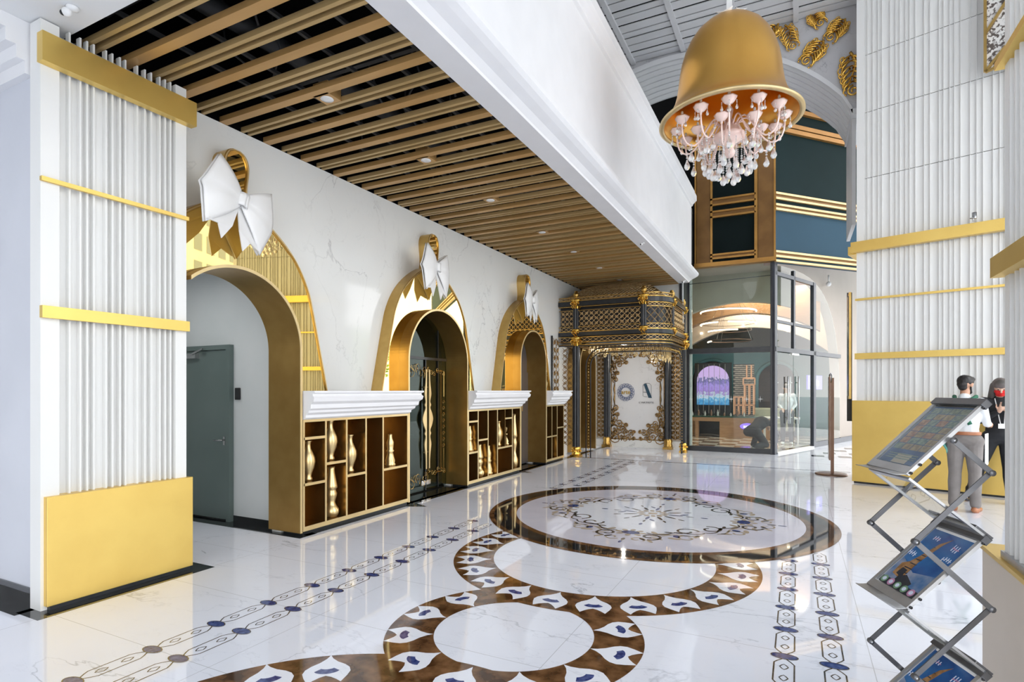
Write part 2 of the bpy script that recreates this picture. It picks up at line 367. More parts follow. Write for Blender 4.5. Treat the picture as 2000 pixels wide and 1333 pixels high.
for k in range(12):
    blob2(.28, k*PI/6, .09, .02, 6 if k % 3 else 5); blob2(.15, k*PI/6+.26, .05, .03, 7); blob2(.45, k*PI/6, .05, .014, 6)
    if k % 3 == 0: blob2(.62, k*PI/6, .045, .02, 5); blob2(.38, k*PI/6+.2, .06, .02, 5, .5)
blob2(0, 0, .06, .06, 7)
# chain borders
def chain(x, y0, y1, ph):
    k = math.floor((y0-ph)/.4155)
    while ph+k*.4155 < y1:
        y = ph+k*.4155; k += 1
        if y < y0: continue
        if math.hypot(x-CX, y-CYM) > 2.08:
            fpoly([(x+.070*math.cos(t), y+.036*math.sin(t)) for t in [2*PI*i/20 for i in range(20)]], 2, 5)
            fline([(x+.072*math.cos(t), y+.038*math.sin(t)) for t in [2*PI*i/20 for i in range(20)]], .006, 3, 6, True)
        yc = y+.2078
        if math.hypot(x-CX, yc-CYM) < 2.15: continue
        h = .150; w = .052
        for sgn in (-1, 1):
            fline([(x+sgn*.012, yc-h-.02), (x+sgn*.036, yc-h+.012), (x+sgn*w, yc-h+.04), (x+sgn*w, yc+h-.04), (x+sgn*.036, yc+h-.012), (x+sgn*.012, yc+h+.02)], .0085, 1, 6)
            dy = yc+sgn*.068
            fline([(x, dy-.034), (x+.012, dy-.02), (x+.022, dy), (x+.012, dy+.02), (x, dy+.034), (x-.012, dy+.02), (x-.022, dy), (x-.012, dy-.02)], .0075, 1, 6, True)
chain(.186, -1, 6.3, 3.654); chain(-.066, -1, 6.0, 3.666-.012); chain(-3.44, -1, 12.3, 2.051); chain(-3.19, -1, 12.3, 2.049)
# black borders along the wall, columns and threshold
fpoly([(-4.86, 1.96), (-4.56, 1.96), (-4.56, 3.26), (-4.86, 3.26)], 1, 2)
fpoly([(-6.4, 1.93), (-4.80, 1.93), (-4.80, 2.2), (-6.4, 2.2)], 1, 2)
fpoly([(-7, 4.28), (-4.64, 4.28), (-4.64, 4.52), (-7, 4.52)], 1, 2)
fpoly([(-4.8, 4.4), (-4.655, 4.4), (-4.655, 15.3), (-4.8, 15.3)], 1, 2)
fpoly([(-5.25, 6.2), (-4.72, 6.2), (-4.72, 7.8), (-5.25, 7.8)], 1, 2); fpoly([(-5.25, 9.66), (-4.72, 9.66), (-4.72, 10.95), (-5.25, 10.95)], 1, 2)
fpoly([(-4.66, 6.10), (-4.40, 6.22), (-4.66, 6.34)], 1, 2); fpoly([(-4.66, 9.6), (-4.45, 9.7), (-4.66, 9.8)], 1, 2)
fpoly([(-4.66, 12.38), (.9, 12.38), (.9, 12.44), (-4.66, 12.44)], 1, 2)
fpoly([(-2.2, 13.55), (.9, 13.55), (.9, 13.60), (-2.2, 13.60)], 1, 3)
for k in range(7):
    for j in range(3):
        x0 = .3+.55*j; y0 = 15.0+.75*k
        if x0 < -.3+(y0-15)*.376+.15: continue
        fpoly([(x0+(.27 if k % 2 else 0), y0), (x0+.27+(.27 if k % 2 else 0), y0), (x0+.27+(.27 if k % 2 else 0), y0+.37), (x0+(.27 if k % 2 else 0), y0+.37)], 1, 2)
tag(fl.build('floor', fmats), kind='structure')
g = MB(); g.add([(-60, -60, -.05), (120, -60, -.05), (120, 120, -.05), (-60, 120, -.05)], [(0, 1, 2, 3)]); tag(g.build('ground', M['pave']), kind='structure')
# ------------------------------------------------------------------ left marble wall
PORT = [(2.86, 4.37, 2.725), (6.21, 7.766, 2.745), (9.688, 10.931, 2.75), (13.0, 14.2, 2.75)]
def arch_pts(y0, y1, top, z0=0, n=56, ins=0):
    c = (y0+y1)/2; r = (y1-y0)/2-ins; zs = top-(y1-y0)/2
    if y0 < 3.1:    # the nearest portal dies into the finned column
        a0 = math.acos(min(1, max(-1, (c-3.135)/r))); return [(c-r*math.cos(a0+(PI-a0)*i/n), zs+r*math.sin(a0+(PI-a0)*i/n)) for i in range(n+1)]+[(c+r, z0)]
    return [(c-r, z0)]+[(c-r*math.cos(PI*i/n), zs+r*math.sin(PI*i/n)) for i in range(n+1)]+[(c+r, z0)]
w = MB()
segs = [(2.9, 5.1), (5.1, 8.7), (8.7, 11.95), (11.95, 15.3)]
for (a, b), P in zip(segs, PORT):
    hole = arch_pts(P[0]-.01, P[1]+.01, P[2]+.01)
    outer = [(a, 0)]
    if P[0]-.01 > a and P[0] > 3.1: outer += hole
    else:
        outer = [(a, hole[0][1])]+hole
    outer += [(b, 0), (b, 4.168), (a, 4.168)]
    w.plate(fYZ(-5.03), outer, (), 0, .14, 0)
tag(w.build('wall_left', M['wallm']), kind='structure')
# near left wall facing the camera, recess behind portal 1, vestibules
w = MB(); w.box(-8, -4.87, 2.075, 2.6, .12, 4.165); w.box(-5.10, -4.87, 2.6, 2.9, .12, 4.165)
tag(w.build('wall_side', M['wallgrey']), kind='structure')
w = MB(); w.box(-8, -4.865, 2.062, 2.10, 0, .13); tag(w.build('baseboard_side', M['blackm']), kind='structure')
w = MB()
for i, (d, z0, z1) in enumerate([(.05, 3.80, 3.89), (.10, 3.89, 3.98), (.16, 3.98, 4.07), (.22, 4.07, 4.169)]): w.box(-8, -4.885, 2.075-d, 2.10, z0, z1)
tag(w.build('trim_1', M['plaster']), kind='structure')
w = MB()
w.box(-8, -5.17, 4.50, 4.66, 0, 3.0); w.box(-8.1, -8, 2.6, 4.6, 0, 3.1); w.box(-8, -5.17, 2.5, 2.7, 0, 3.0)
tag(w.build('wall_recess', M['recess']), kind='structure')
w = MB(); w.box(-8.1, -5.17, 2.5, 4.66, 2.98, 3.1); tag(w.build('ceiling_recess', M['white']), kind='structure')
w = MB(); w.box(-7.6, -5.2, 4.495, 4.50, 0, .07); tag(w.build('baseboard_recess', M['blackm']), kind='structure')
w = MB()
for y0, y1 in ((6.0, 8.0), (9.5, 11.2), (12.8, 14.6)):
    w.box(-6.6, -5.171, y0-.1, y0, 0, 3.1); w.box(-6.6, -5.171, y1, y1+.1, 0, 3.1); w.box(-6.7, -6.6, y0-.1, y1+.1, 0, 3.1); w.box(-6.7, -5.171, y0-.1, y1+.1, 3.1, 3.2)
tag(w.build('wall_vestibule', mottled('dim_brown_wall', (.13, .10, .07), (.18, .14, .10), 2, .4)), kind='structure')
w = MB(); w.box(-9, -3.5, -7.2, -7, 0, 8.5); w.box(-9.2, -9, -7.2, 12, 0, 8.5); tag(w.build('rear_light_block', M['wallw']), kind='structure')  # unseen wall, added and cut short to hold back light from behind
# ------------------------------------------------------------------ slatted ceiling, beam, main ceiling
w = MB()
y = 2.29; base = 3.685
k = -3
while True:
    yc = base+.5045*k; k += 1
    if yc > 14.3: break
    if yc > 2.3: w.box(-5.03, -2.592, yc-.042, yc+.042, 4.17, 4.22, 1)
    for o in (.212, .288):
        if 2.3 < yc+o < 14.2: w.box(-5.03, -2.592, yc+o-.017, yc+o+.017, 4.17, 4.215, 0)
w.box(-5.0, -2.592, 14.17, 14.2, 4.17, 4.3, 0)
tag(w.build('ceiling_slats', [M['slat'], M['slat_wide']]), kind='structure')
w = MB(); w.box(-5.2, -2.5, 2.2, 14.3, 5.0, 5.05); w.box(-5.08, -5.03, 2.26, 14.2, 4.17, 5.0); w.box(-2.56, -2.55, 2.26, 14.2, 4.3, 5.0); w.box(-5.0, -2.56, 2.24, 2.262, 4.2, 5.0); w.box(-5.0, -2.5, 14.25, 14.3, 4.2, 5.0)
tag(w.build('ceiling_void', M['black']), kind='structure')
w = MB()
for x in (-4.6, -4.2, -3.55, -3.15, -2.85): w.bar((x, 2.3, 4.42), (x, 14.2, 4.42), .03, .03)
for k in range(16):
    yy = 2.6+.75*k; w.bar((-5, yy, 4.6+.02*(k % 3)), (-2.6, yy, 4.6), .05, .05)
w.tube([(-4.4, 2.4, 4.75), (-4.3, 5, 4.8), (-4.1, 9, 4.75), (-4.2, 14, 4.75)], .09, 10)
for k in range(20):
    x = random.uniform(-4.8, -2.8); yy = random.uniform(2.5, 9); w.tube([(x, yy, 4.95), (x+random.uniform(-.1, .1), yy+.1, 4.6), (x+random.uniform(-.2, .2), yy+.2, 4.45)], .01, 5)
tag(w.build('ceiling_hangers', M['duct']), kind='structure')
w = MB(); w.box(-8, -2.55, -3, 2.26, 4.17, 4.3); tag(w.build('ceiling_entrance', M['wallw']), kind='structure')
# beam: moulded profile run along y
prof = [(-2.59, 4.17), (-2.345, 4.17), (-2.335, 4.19), (-2.28, 4.235), (-2.20, 4.27), (-2.15, 4.30), (-2.12, 4.33), (-2.12, 4.375), (-2.155, 4.40), (-2.16, 4.425), (-2.20, 4.455), (-2.22, 4.50), (-2.262, 4.53), (-2.265, 4.565), (-2.29, 4.59),
        (-2.29, 6.00), (-2.255, 6.02), (-2.25, 6.05), (-2.20, 6.10), (-2.165, 6.13), (-2.165, 6.24), (-2.21, 6.28), (-2.21, 6.36), (-2.59, 6.36)]
w = MB(); w.plate(lambda a, b, h: (a, h, b), prof, (), -3, 14.2); tag(w.build('trim_2', M['plaster']), kind='structure')
w = MB(); w.box(-2.5, -2.33, 14.2, 14.26, 4.30, 6.2); w.box(-2.58, -2.52, 14.24, 15.2, 2.7, 6.2); tag(w.build('trim_3', M['blackmetal']), kind='structure')
# main white metal ceiling: strips along x between rails along y
w = MB(); w.box(-9, 8, -8, 11.6, 8.47, 8.5, 1)
yy = 2.0; j = 0
while yy < 11.55:
    wd = .20 if j % 3 else .14
    w.box(-9, 8, yy, min(yy+wd, 11.58), 8.33, 8.345, 0); yy += wd+(.05 if j % 2 else .03)
    if j % 3 == 0: w.box(-9, 8, yy-.02, yy+.01, 8.36, 8.37, 0); yy += .0
    j += 1
w.box(-9, 8, -8, 2.0, 8.33, 8.35, 0)
for x in range(-8, 8): w.box(x-.045-.02, x+.045-.02, -8, 11.58, 8.28, 8.33, 0)
tag(w.build('ceiling', [M['ceilw'], M['black']]), kind='structure')
# ------------------------------------------------------------------ arch wall across the hall
def arch_curve(n=40):
    cx, cz, R = -2.25, 4.42, 3.78
    out = []
    for i in range(n+1):
        x = -6.1+(.87+6.1)*i/n; d = R*R-(x-cx)**2
        out.append((x, cz+math.sqrt(max(d, 0))))
    out = [p for p in out if p[1] > 6.3 or p[0] > 0]; out = [(-5.9, 5.6), (-5.7, 5.95), (-5.55, 6.2)]+[p for p in out if p[0] > -5.5]
    return out
ac = arch_curve(); ac[-1] = (.87, 6.45)
w = MB()
outer = ac+[(1.5, 6.45), (1.5, 8.47), (-9, 8.47), (-9, 5.6)]
w.plate(fXZ(11.6), outer, (), 0, .12, 0)
tag(w.build('wall_arch', M['arch_marble']), kind='structure')
w = MB()   # ridged white soffit
n = len(ac)
for r_ in range(7):
    ya = 11.58+.205*r_; yb = ya+.165
    pts_in = ac; lift = [(x, z+.03) for x, z in ac]
    for i in range(n-1):
        (xa, za), (xb, zb) = ac[i], ac[i+1]
        w.add([(xa, ya, za-.03), (xb, ya, zb-.03), (xb, yb, zb-.03), (xa, yb, za-.03)], [(0, 1, 2, 3)], 0)
        w.add([(xa, yb, za-.03), (xb, yb, zb-.03), (xb, yb+.005, zb), (xa, yb+.005, za)], [(0, 1, 2, 3)], 0)
        w.add([(xa, yb, za), (xb, yb, zb), (xb, yb+.04, zb), (xa, yb+.04, za)], [(0, 1, 2, 3)], 0)
        w.add([(xa, yb+.036, za), (xb, yb+.036, zb), (xb, yb+.04, zb-.03), (xa, yb+.04, za-.03)], [(0, 1, 2, 3)], 0)
for i in range(n-1):
    (xa, za), (xb, zb) = ac[i], ac[i+1]
    w.add([(xa, 11.56, za-.03), (xb, 11.56, zb-.03), (xb, 11.56, zb+.07), (xa, 11.56, za+.07), (xa, 11.60, za-.03), (xb, 11.60, zb-.03), (xb, 11.60, zb+.07), (xa, 11.60, za+.07)], [(0, 1, 2, 3), (3, 2, 6, 7), (0, 4, 5, 1)], 0)
w.box(.84, 1.5, 11.56, 13.0, 6.38, 6.50)
w.box(.87, .93, 11.7, 13.0, 4.5, 6.4)
tag(w.build('trim_4', M['ceilw']), kind='structure')
# void behind the arch
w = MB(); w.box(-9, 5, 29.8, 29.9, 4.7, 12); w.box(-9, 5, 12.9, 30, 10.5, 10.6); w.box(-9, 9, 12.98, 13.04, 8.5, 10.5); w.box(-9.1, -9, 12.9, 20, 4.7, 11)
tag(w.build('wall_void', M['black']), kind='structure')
# gold acanthus sprays on the arch wall
def spray(name, x, z, L, ang, sc, label):
    e = MB(); Y = 11.6
    def P(a, b, h=.0): ca, sa = math.cos(ang), math.sin(ang); return (x+(a*ca-b*sa)*sc, Y-.03-h, z+(a*sa+b*ca)*sc)
    e.tube([P(L*t, .06*math.sin(t*5), .02) for t in [i/14 for i in range(15)]], [.019*(1.2-.9*i/14)*sc for i in range(15)], 6)
    for i in range(1, 7):
        t = i/7
        for s in (-1, 1):
            r = (.10 if i % 2 else .065)*(1.15-abs(t-.5)); c = (L*t, s*(.03+r*(.9 if i % 2 else 1.6)))
            sp_ = spiral(c[0], c[1], r, r*.25, -s*PI/2, s*.9, 10)
            e.tube([P(a, b, .01+.03*j/10) for j, (a, b) in enumerate(sp_)], [.015*sc*(1-.05*j) for j in range(11)], 5)
            e.ball(P(c[0], c[1], .03), .020*sc, n=6)
            e.tube([P(L*t-.03, 0, .02), P(L*t+.00, s*.06, .04), P(L*t+.05, s*.12, .03), P(L*t+.12, s*.14, .01), P(L*t+.16, s*.11, 0)], [.010*sc, .018*sc, .020*sc, .012*sc, .004], 6); e.ball(P(L*t+.16, s*.11, .01), .018*sc, n=6)
    sp_ = spiral(L+.04, 0, .09, .02, PI, 1.4, 14); e.tube([P(a, b, .03) for a, b in sp_], .017*sc, 5)
    o = e.build(name, M['gilt']); tag(o, label, 'ornament', 'gold ornaments on the arch wall'); return o
q = lambda u, v: at_y(u, v, 11.6)
for (u0, v0, u1, v1, s_, lb) in [(1608, 82, 1578, 118, 1.0, 'gold acanthus leaf spray on the grey marble, the middle one above the arch'),
                             (1520, 48, 1492, 75, 1.0, 'gold leaf scroll on grey marble, the one right beside the bell shade'),
                             (1533, 52, 1548, 90, .8, 'small gold leaf sprig hanging under the ceiling edge between bell shade and leaf spray'),
                             (1660, 105, 1666, 175, 1.1, 'gold acanthus cascade low against the fluted column, above the arch foot'),
                             (1650, 40, 1625, 72, .9, 'gold scroll stem joining the top corner to the middle leaf spray'),
                             (1585, 28, 1600, 45, .8, 'small gold blossom scroll right below the ceiling edge')]:
    a = q(u0, v0); b = q(u1, v1); L = math.hypot(b[0]-a[0], b[1]-a[1]); spray('acanthus_ornament', a[0], a[1], L/s_, math.atan2(b[1]-a[1], b[0]-a[0]), s_, lb)
# ------------------------------------------------------------------ fluted columns
def fins(mb, x0, x1, z0, z1, depth, step, rnd):
    x = x0+step*.6
    r = random.Random(rnd)
    while x < x1-.01:
        mb.box(x-.004, x+.004, -depth, 0, z0, z1); x += step*r.choice([.75, 1, 1.0, 1.5])
# left column: local x runs along world +y (face looks to +x)
col = empty('fluted_column', (-4.73, 2.05, 0), PI/2, 'white finned column with yellow gold base and bands at the left edge of the photo, beside the first portal', 'column')
w = MB(); w.box(0, .115, 0, .14, .0, 4.16); w.box(.965, 1.06, 0, .30, 0, 4.16); w.box(.115, .965, .055, .30, 0, 4.10)
w.build('column_shaft', M['fin'], col)
w = MB()
for x in (.185, .255, .30, .345, .43, .475, .53, .57, .66, .72, .77, .84, .885, .93): w.box(x-.006, x+.006, .012, .06, .8, 4.165)
w.build('fin', M['fin'], col, kind='stuff')
for nm, z0, z1, d, xx in (('gold_band', 3.84, 4.045, .075, .05), ('gold_band', 3.02, 3.05, .03, .0), ('gold_band', 2.06, 2.145, .04, .0)):
    w = MB(); w.box(-.02 if xx else -.005, 1.105 if xx else 1.065, -d, .0, z0, z1); w.build(nm, M['bandgold'], col)
w = MB(); w.box(.02, 1.09, -.045, .15, .03, .80); w.build('column_base', M['bandgold'], col, bevel=.003)
w = MB(); w.box(.04, 1.07, -.035, .2, .001, .03); w.build('base_plinth', M['blackmetal'], col)
# right column, turned a little
ang = math.atan2(10.50-11.09, 2.70-.86)
col = empty('fluted_column', (.89, 11.08, 0), ang, 'tall white finned column with gold base behind the two visitors, on the right', 'column')
w = MB(); w.box(0, .11, 0, 1.0, 0, 8.3); w.box(2.9, 3.0, 0, 1.0, 0, 8.3)
for z0, z1 in ((0, 5.08), (5.09, 6.18), (6.19, 7.14), (7.15, 8.3)): w.box(.11, 2.9, .045, 1.0, z0, z1)
w.build('column_shaft', M['fin'], col)
w = MB()
for z0, z1 in ((1.3, 5.08), (5.09, 6.18), (6.19, 7.14), (7.15, 8.3)): fins(w, .11, 2.9, z0, z1, -.085, .075, 5)
w2 = MB()
for i in range(0, len(w.v), 8): # fins sit in the recess, in front of the backing
    vs = [(p[0], .015 if abs(p[1]) < .001 else .05, p[2]) for p in w.v[i:i+8]]; w2.add(vs, [(0,3,2,1),(4,5,6,7),(0,1,5,4),(1,2,6,5),(2,3,7,6),(3,0,4,7)])
w2.build('fin', M['fin'], col, kind='stuff')
for z0, z1, d in ((3.85, 4.02, .12), (3.05, 3.085, .03), (2.07, 2.17, .04)):
    w = MB(); w.box(-d*.5, 3.03, -d, .0, z0, z1)
    if d > .1: w.box(-d, -.0, -d*.3, .95, z0-.02, z1-.05)
    w.build('gold_band', M['bandgold'], col)
w = MB(); w.box(-.055, 3.06, -.06, 1.05, .03, 1.38); w.build('column_base', M['bandgold'], col, bevel=.004)
w = MB(); w.box(-.03, 3.03, -.04, 1.0, .001, .03); w.build('base_plinth', M['blackmetal'], col)
# gold framed picture on the left flank of the right column
pic = empty('framed_picture', (.84, 11.45, 1.40), 0, 'tall gold-framed dark picture leaning on the flank of the right fluted column', 'picture')
w = MB(); w.box(-.035, .0, -.02, .30, 0, 1.86); w.build('picture_frame', M['gold'], pic)
w = MB(); w.box(-.045, -.0351, .02, .26, .05, 1.80); w.build('picture_panel', mottled('dark_picture', (.02, .03, .03), (.20, .30, .30), 3, .2, lo=.45, hi=.7), pic)
w = MB(); w.box(-.045, .035, .30, .315, -.4, 1.9); w.build('picture_back', M['blackmetal'], pic)
# near column at the right edge
col = empty('fluted_column', (.829, 3.25, 0), 0, 'nearest grey-white column filling the right edge of the photo, beside the leaflet stand', 'column')
w = MB(); w.box(.02, 1.2, -1.15, -.02, .7, 8.3)
for yy in (-.06, -.13, -.19, -.27, -.34, -.40, -.48, -.55, -.63, -.70, -.78, -.86, -.95, -1.03, -1.1): w.box(.0, .02, yy-.006, yy+.006, .8, 8.3)
w.box(-.0, .03, -.05, 0, .8, 8.3)
w.build('column_shaft', M['fin'], col)
for z0, z1 in ((2.06, 2.15), (3.00, 3.035)):
    w = MB(); w.box(-.045 if z0 < 3 else -.03, .6, -1.2, .03, z0, z1); w.build('gold_band', M['bandgold'], col)
w = MB(); w.box(-.02, 1.25, -1.25, .26, 0, .78, 0); w.build('column_base', mottled('beige_cladding', (.66, .58, .49), (.70, .62, .53), 2, .5), col, bevel=.004)
w = MB(); w.box(-.03, 1.26, -1.26, .28, .78, .80, 0); w.build('base_cap', M['bandgold'], col)
w = MB(); w.box(-.01, 1.2, -1.2, .02, .80, .83, 0); w.build('shaft_foot', M['alu'], col)
# ------------------------------------------------------------------ portals
plabels = ['gold arched portal nearest the camera, opening onto the grey-green door', 'gold arched portal in the middle, holding the glass door with gold pulls',
           'gold arched portal around the dark double door, third from the camera', 'gold arched portal hidden behind the ornate gilded pavilion']
for i, (y0, y1, top) in enumerate(PORT):
    e = empty('arch_portal', (-4.7, (y0+y1)/2, 0), 0, plabels[i], 'portal', 'gold arched portals'); c = (y0+y1)/2
    a = [(p[0]-c, p[1]) for p in arch_pts(y0, y1, top, .03)]; b = [(p[0]-c, p[1]) for p in arch_pts(y0, y1, top, .03, ins=.028)]
    w = MB(); w.plate(lambda p, q_, h: (-h, p, q_), a+b[::-1], (), .004, .48)
    w.build('portal_tunnel', M['portal'], e)
    w = MB(); w.plate(lambda p, q_, h: (-h, p, q_), a+b[::-1], (), -.003, .004); w.build('portal_edge', M['rim'], e)
# ------------------------------------------------------------------ bell mirrors with bows
def catmull(P, k=4):
    out = []
    for i in range(len(P)-1):
        p0 = P[max(i-1, 0)]; p1 = P[i]; p2 = P[i+1]; p3 = P[min(i+2, len(P)-1)]
        for j in range(k):
            t = j/k; out.append(tuple(.5*((2*p1[c])+(-p0[c]+p2[c])*t+(2*p0[c]-5*p1[c]+4*p2[c]-p3[c])*t*t+(-p0[c]+3*p1[c]-3*p2[c]+p3[c])*t**3) for c in (0, 1)))
    return out+[tuple(P[-1])]
def bell_outline(off=0):
    half = [(1.20, 1.50), (1.175, 1.62), (1.10, 1.93), (1.03, 2.22), (.975, 2.44), (.92, 2.63), (.82, 2.83), (.70, 2.99), (.55, 3.13), (.38, 3.25), (.22, 3.335), (.135, 3.36)]
    hand = [(.118, 3.44), (.12, 3.55), (.135, 3.66), (.14, 3.74), (.125, 3.81), (.09, 3.86), (.04, 3.885)]
    h = catmull(half, 3)[:-1]+catmull([half[-1]]+hand, 3)
    def o(p): 
        return (p[0]-off*(1 if p[0] > .1 else .6), p[1]-(off if p[1] > 3.0 else 0)*(.6))
    R = [o(p) for p in h]; Lf = [(-x, z) for x, z in R[::-1]]
    return R+Lf
def make_bow(parent):
    b = MB(); bow = b.build('bow', M['white'], parent) if False else None
    e = MB()
    def loop(side):
        s = side; L = .36
        def surf(x_sign):
            def f(u, v):     # u along from knot to tip, v up
                hu = .30*u**.85+.045; mid = -.06*u
                z = mid+(v-.5)*2*hu + (.02 if v > .5 else -.02)*0
                tipcut = (1-abs(v-.5)*2)*.10*u
                y = s*(L*u*(.82)+tipcut)
                bulge = .045*math.sin(PI*min(1, u*.98))*(.5+.5*math.cos((v-.5)*PI))
                crease = -.02*math.exp(-((v-.52)/.05)**2)*u
                return (x_sign*(bulge+.012)+crease, y, z)
            return f
        m = MB(); m.grid(surf(1), 12, 12); m.grid(surf(-1), 12, 12)
        return m
    k = MB()
    def ky(u, v):
        a = u*2*PI; return (.035*math.cos(a)+.03, .045*math.sin(a), (v-.5)*.13)
    k.grid(ky, 14, 4)
    knot = k.build('bow', M['white'], parent, solid=.012)
    for s in (-1, 1): loop(s).build('bow_loop', M['white'], knot, solid=.012)
    for s, pts in ((-1, [(.02, .0), (-.06, .0), (-.17, -.20), (-.30, -.38), (-.19, -.355), (-.13, -.47), (-.05, -.30)]), (1, [(-.02, 0), (.06, 0), (.14, -.16), (.27, -.385), (.16, -.355), (.10, -.47), (.03, -.30)])):
        t = MB(); t.plate(lambda p, q_, h: (-.03+h+.05*min(1, -q_*3), p, q_), pts, (), 0, .012); t.build('bow_tail', M['white'], knot)
    return knot
mlabels = ['gold bell-shaped wall mirror with white bow above the nearest portal', 'gold bell-shaped wall mirror with white bow in the middle, above the glass door', 'gold bell-shaped wall mirror with white bow furthest from the camera, reflecting the gilded pavilion']
for i, cy in enumerate((3.70, 7.03, 10.33)):
    e = empty('bell_mirror', (-5.03, cy, 0), 0, mlabels[i], 'mirror', 'bell mirrors on the marble wall')
    P = PORT[i]; hole = [(p[0]-cy, p[1]) for p in arch_pts(P[0]-.0, P[1]+.0, P[2]+.003, 1.49)]
    o = bell_outline(); inn = bell_outline(.028)
    body = [p for p in o if p[1] < 3.34]; 
    # lower bell: outer casing as a ring around the glass
    def ringed(mb, outer, inner, lo, hi, m=0):
        n_ = len(outer); vs = [(lo, a, z) for a, z in outer]+[(hi, a, z) for a, z in outer]+[(hi, a, z) for a, z in inner]+[(lo, a, z) for a, z in inner]
        fs = []
        for q_ in range(n_-1):
            r = q_+1; fs += [(q_, r, r+n_, q_+n_), (q_+n_, r+n_, r+2*n_, q_+2*n_), (q_+2*n_, r+2*n_, r+3*n_, q_+3*n_)]
        mb.add(vs, fs, m, False)
    w = MB(); ringed(w, o, inn, 0, .175); w.build('mirror_frame', M['gold'], e)
    w = MB(); oi = bell_outline(.008); oj = bell_outline(.018); ringed(w, oi, oj, .17, .182); w.build('frame_bead', M['rim'], e)
    # mirror glass, with the portal cut out of it
    g_in = bell_outline(.027); seq = g_in
    clipx = lambda p: p
    outer = [p for p in seq]
    hL, hR = hole[0][0], hole[-1][0]
    poly = outer+[(hL, 1.50)]+[(p[0], max(p[1], 1.50)) for p in hole[1:-1]]+[(hR, 1.50)]
    # outer runs right-bottom -> top -> left-bottom ; hole left -> top -> right
    w = MB(); w.plate(lambda a, b, h: (.165-h, a, b), poly, (), 0, .01); w.build('mirror_glass', M['mirror'], e)
    bw = make_bow(e); bw.location = (.36, -.10 if i == 0 else -.20, 3.33); bw.rotation_euler = (math.radians(-14 if i == 0 else -3), 0, math.radians(8)); sc = 1.0 if i else 1.02
    bw.scale = (sc, 1.08*sc, .96*sc)
    st = MB(); st.bar((.17, -.09, 3.33), (.37, -.10 if i == 0 else -.19, 3.33), .03, .03); st.build('bow_bracket', M['white'], e)
# ------------------------------------------------------------------ cabinets
def board(mb, a0, a1, z0, z1, d=.30, m=0): mb.box(-d, 0, a0, a1, z0, z1, m)
def cabinet(y0, y1, verts, shelves, label):
    e = empty('shelf_cabinet', (-4.70, y0, 0), 0, label, 'cabinet', 'gold shelf cabinets along the marble wall'); T = .024; L = y1-y0
    w = MB(); w.box(-.33, -.31, 0, L, .04, 1.235); w.build('back_panel', M['cabin'], e)
    w = MB(); w.box(-.31, -.006, .0, T, .04, 1.235); w.box(-.31, -.006, L-T, L, .04, 1.235); w.box(-.31, -.006, T, L-T, 1.21, 1.235); w.box(-.31, -.006, T, L-T, .045, .085)
    w.build('carcass', M['cabin'], e)
    w = MB(); w.box(-.006, 0, 0, T, .04, 1.235, 0); w.box(-.006, 0, L-T, L, .04, 1.235); w.box(-.006, 0, T, L-T, 1.208, 1.235); w.box(-.006, 0, T, L-T, .04, .088); w.build('front_edge', M['rim'], e)
    for v in verts:
        w = MB(); w.box(-.31, -.006, v-y0-.012, v-y0+.012, .086, 1.209, 0); d = w.build('divider', M['cabin'], e)
        w = MB(); w.box(-.006, 0, v-y0-.012, v-y0+.012, .088, 1.208); w.build('divider_edge', M['rim'], d)
    for a, b, z in shelves:
        w = MB(); w.box(-.31, -.006, a-y0+.012, b-y0-.012, z-.02, z+.006, 0); d = w.build('shelf', M['cabin'], e)
        w = MB(); w.box(-.006, 0, a-y0+.012, b-y0-.012, z-.022, z+.007); w.build('shelf_edge', M['rim'], d)
    w = MB(); w.box(-.30, -.02, .01, L-.01, .001, .04); w.build('kick_plate', M['blackmetal'], e)
    return e
cabinet(4.38, 6.21, [4.709, 5.036, 5.368, 5.687], [(4.38, 4.709, 1.04), (4.38, 4.709, .545), (4.709, 5.036, .735), (5.036, 5.368, .555), (5.687, 6.21, .545)], 'gold shelf cabinet nearest the camera, between the first and the middle portal')
cabinet(7.768, 9.687, [8.087, 8.424, 8.761, 9.342], [(7.768, 8.087, 1.05), (7.768, 8.087, .545), (8.087, 8.424, .73), (8.761, 9.342, .535), (9.05, 9.342, 1.05)], 'gold shelf cabinet in the middle, between the glass door and the dark double door')
cabinet(10.935, 11.93, [11.236, 11.531], [(10.935, 11.531, .57), (11.531, 11.93, .735)], 'short gold shelf cabinet furthest from the camera, beside the gilded pavilion')
w = MB(); w.box(-.31, -.006, 9.061-7.768-.012, 9.061-7.768+.012, .54, 1.209)
dv = w.build('divider', M['cabin'], [o for o in COL.objects if o.name.startswith('shelf_cabinet')][1])
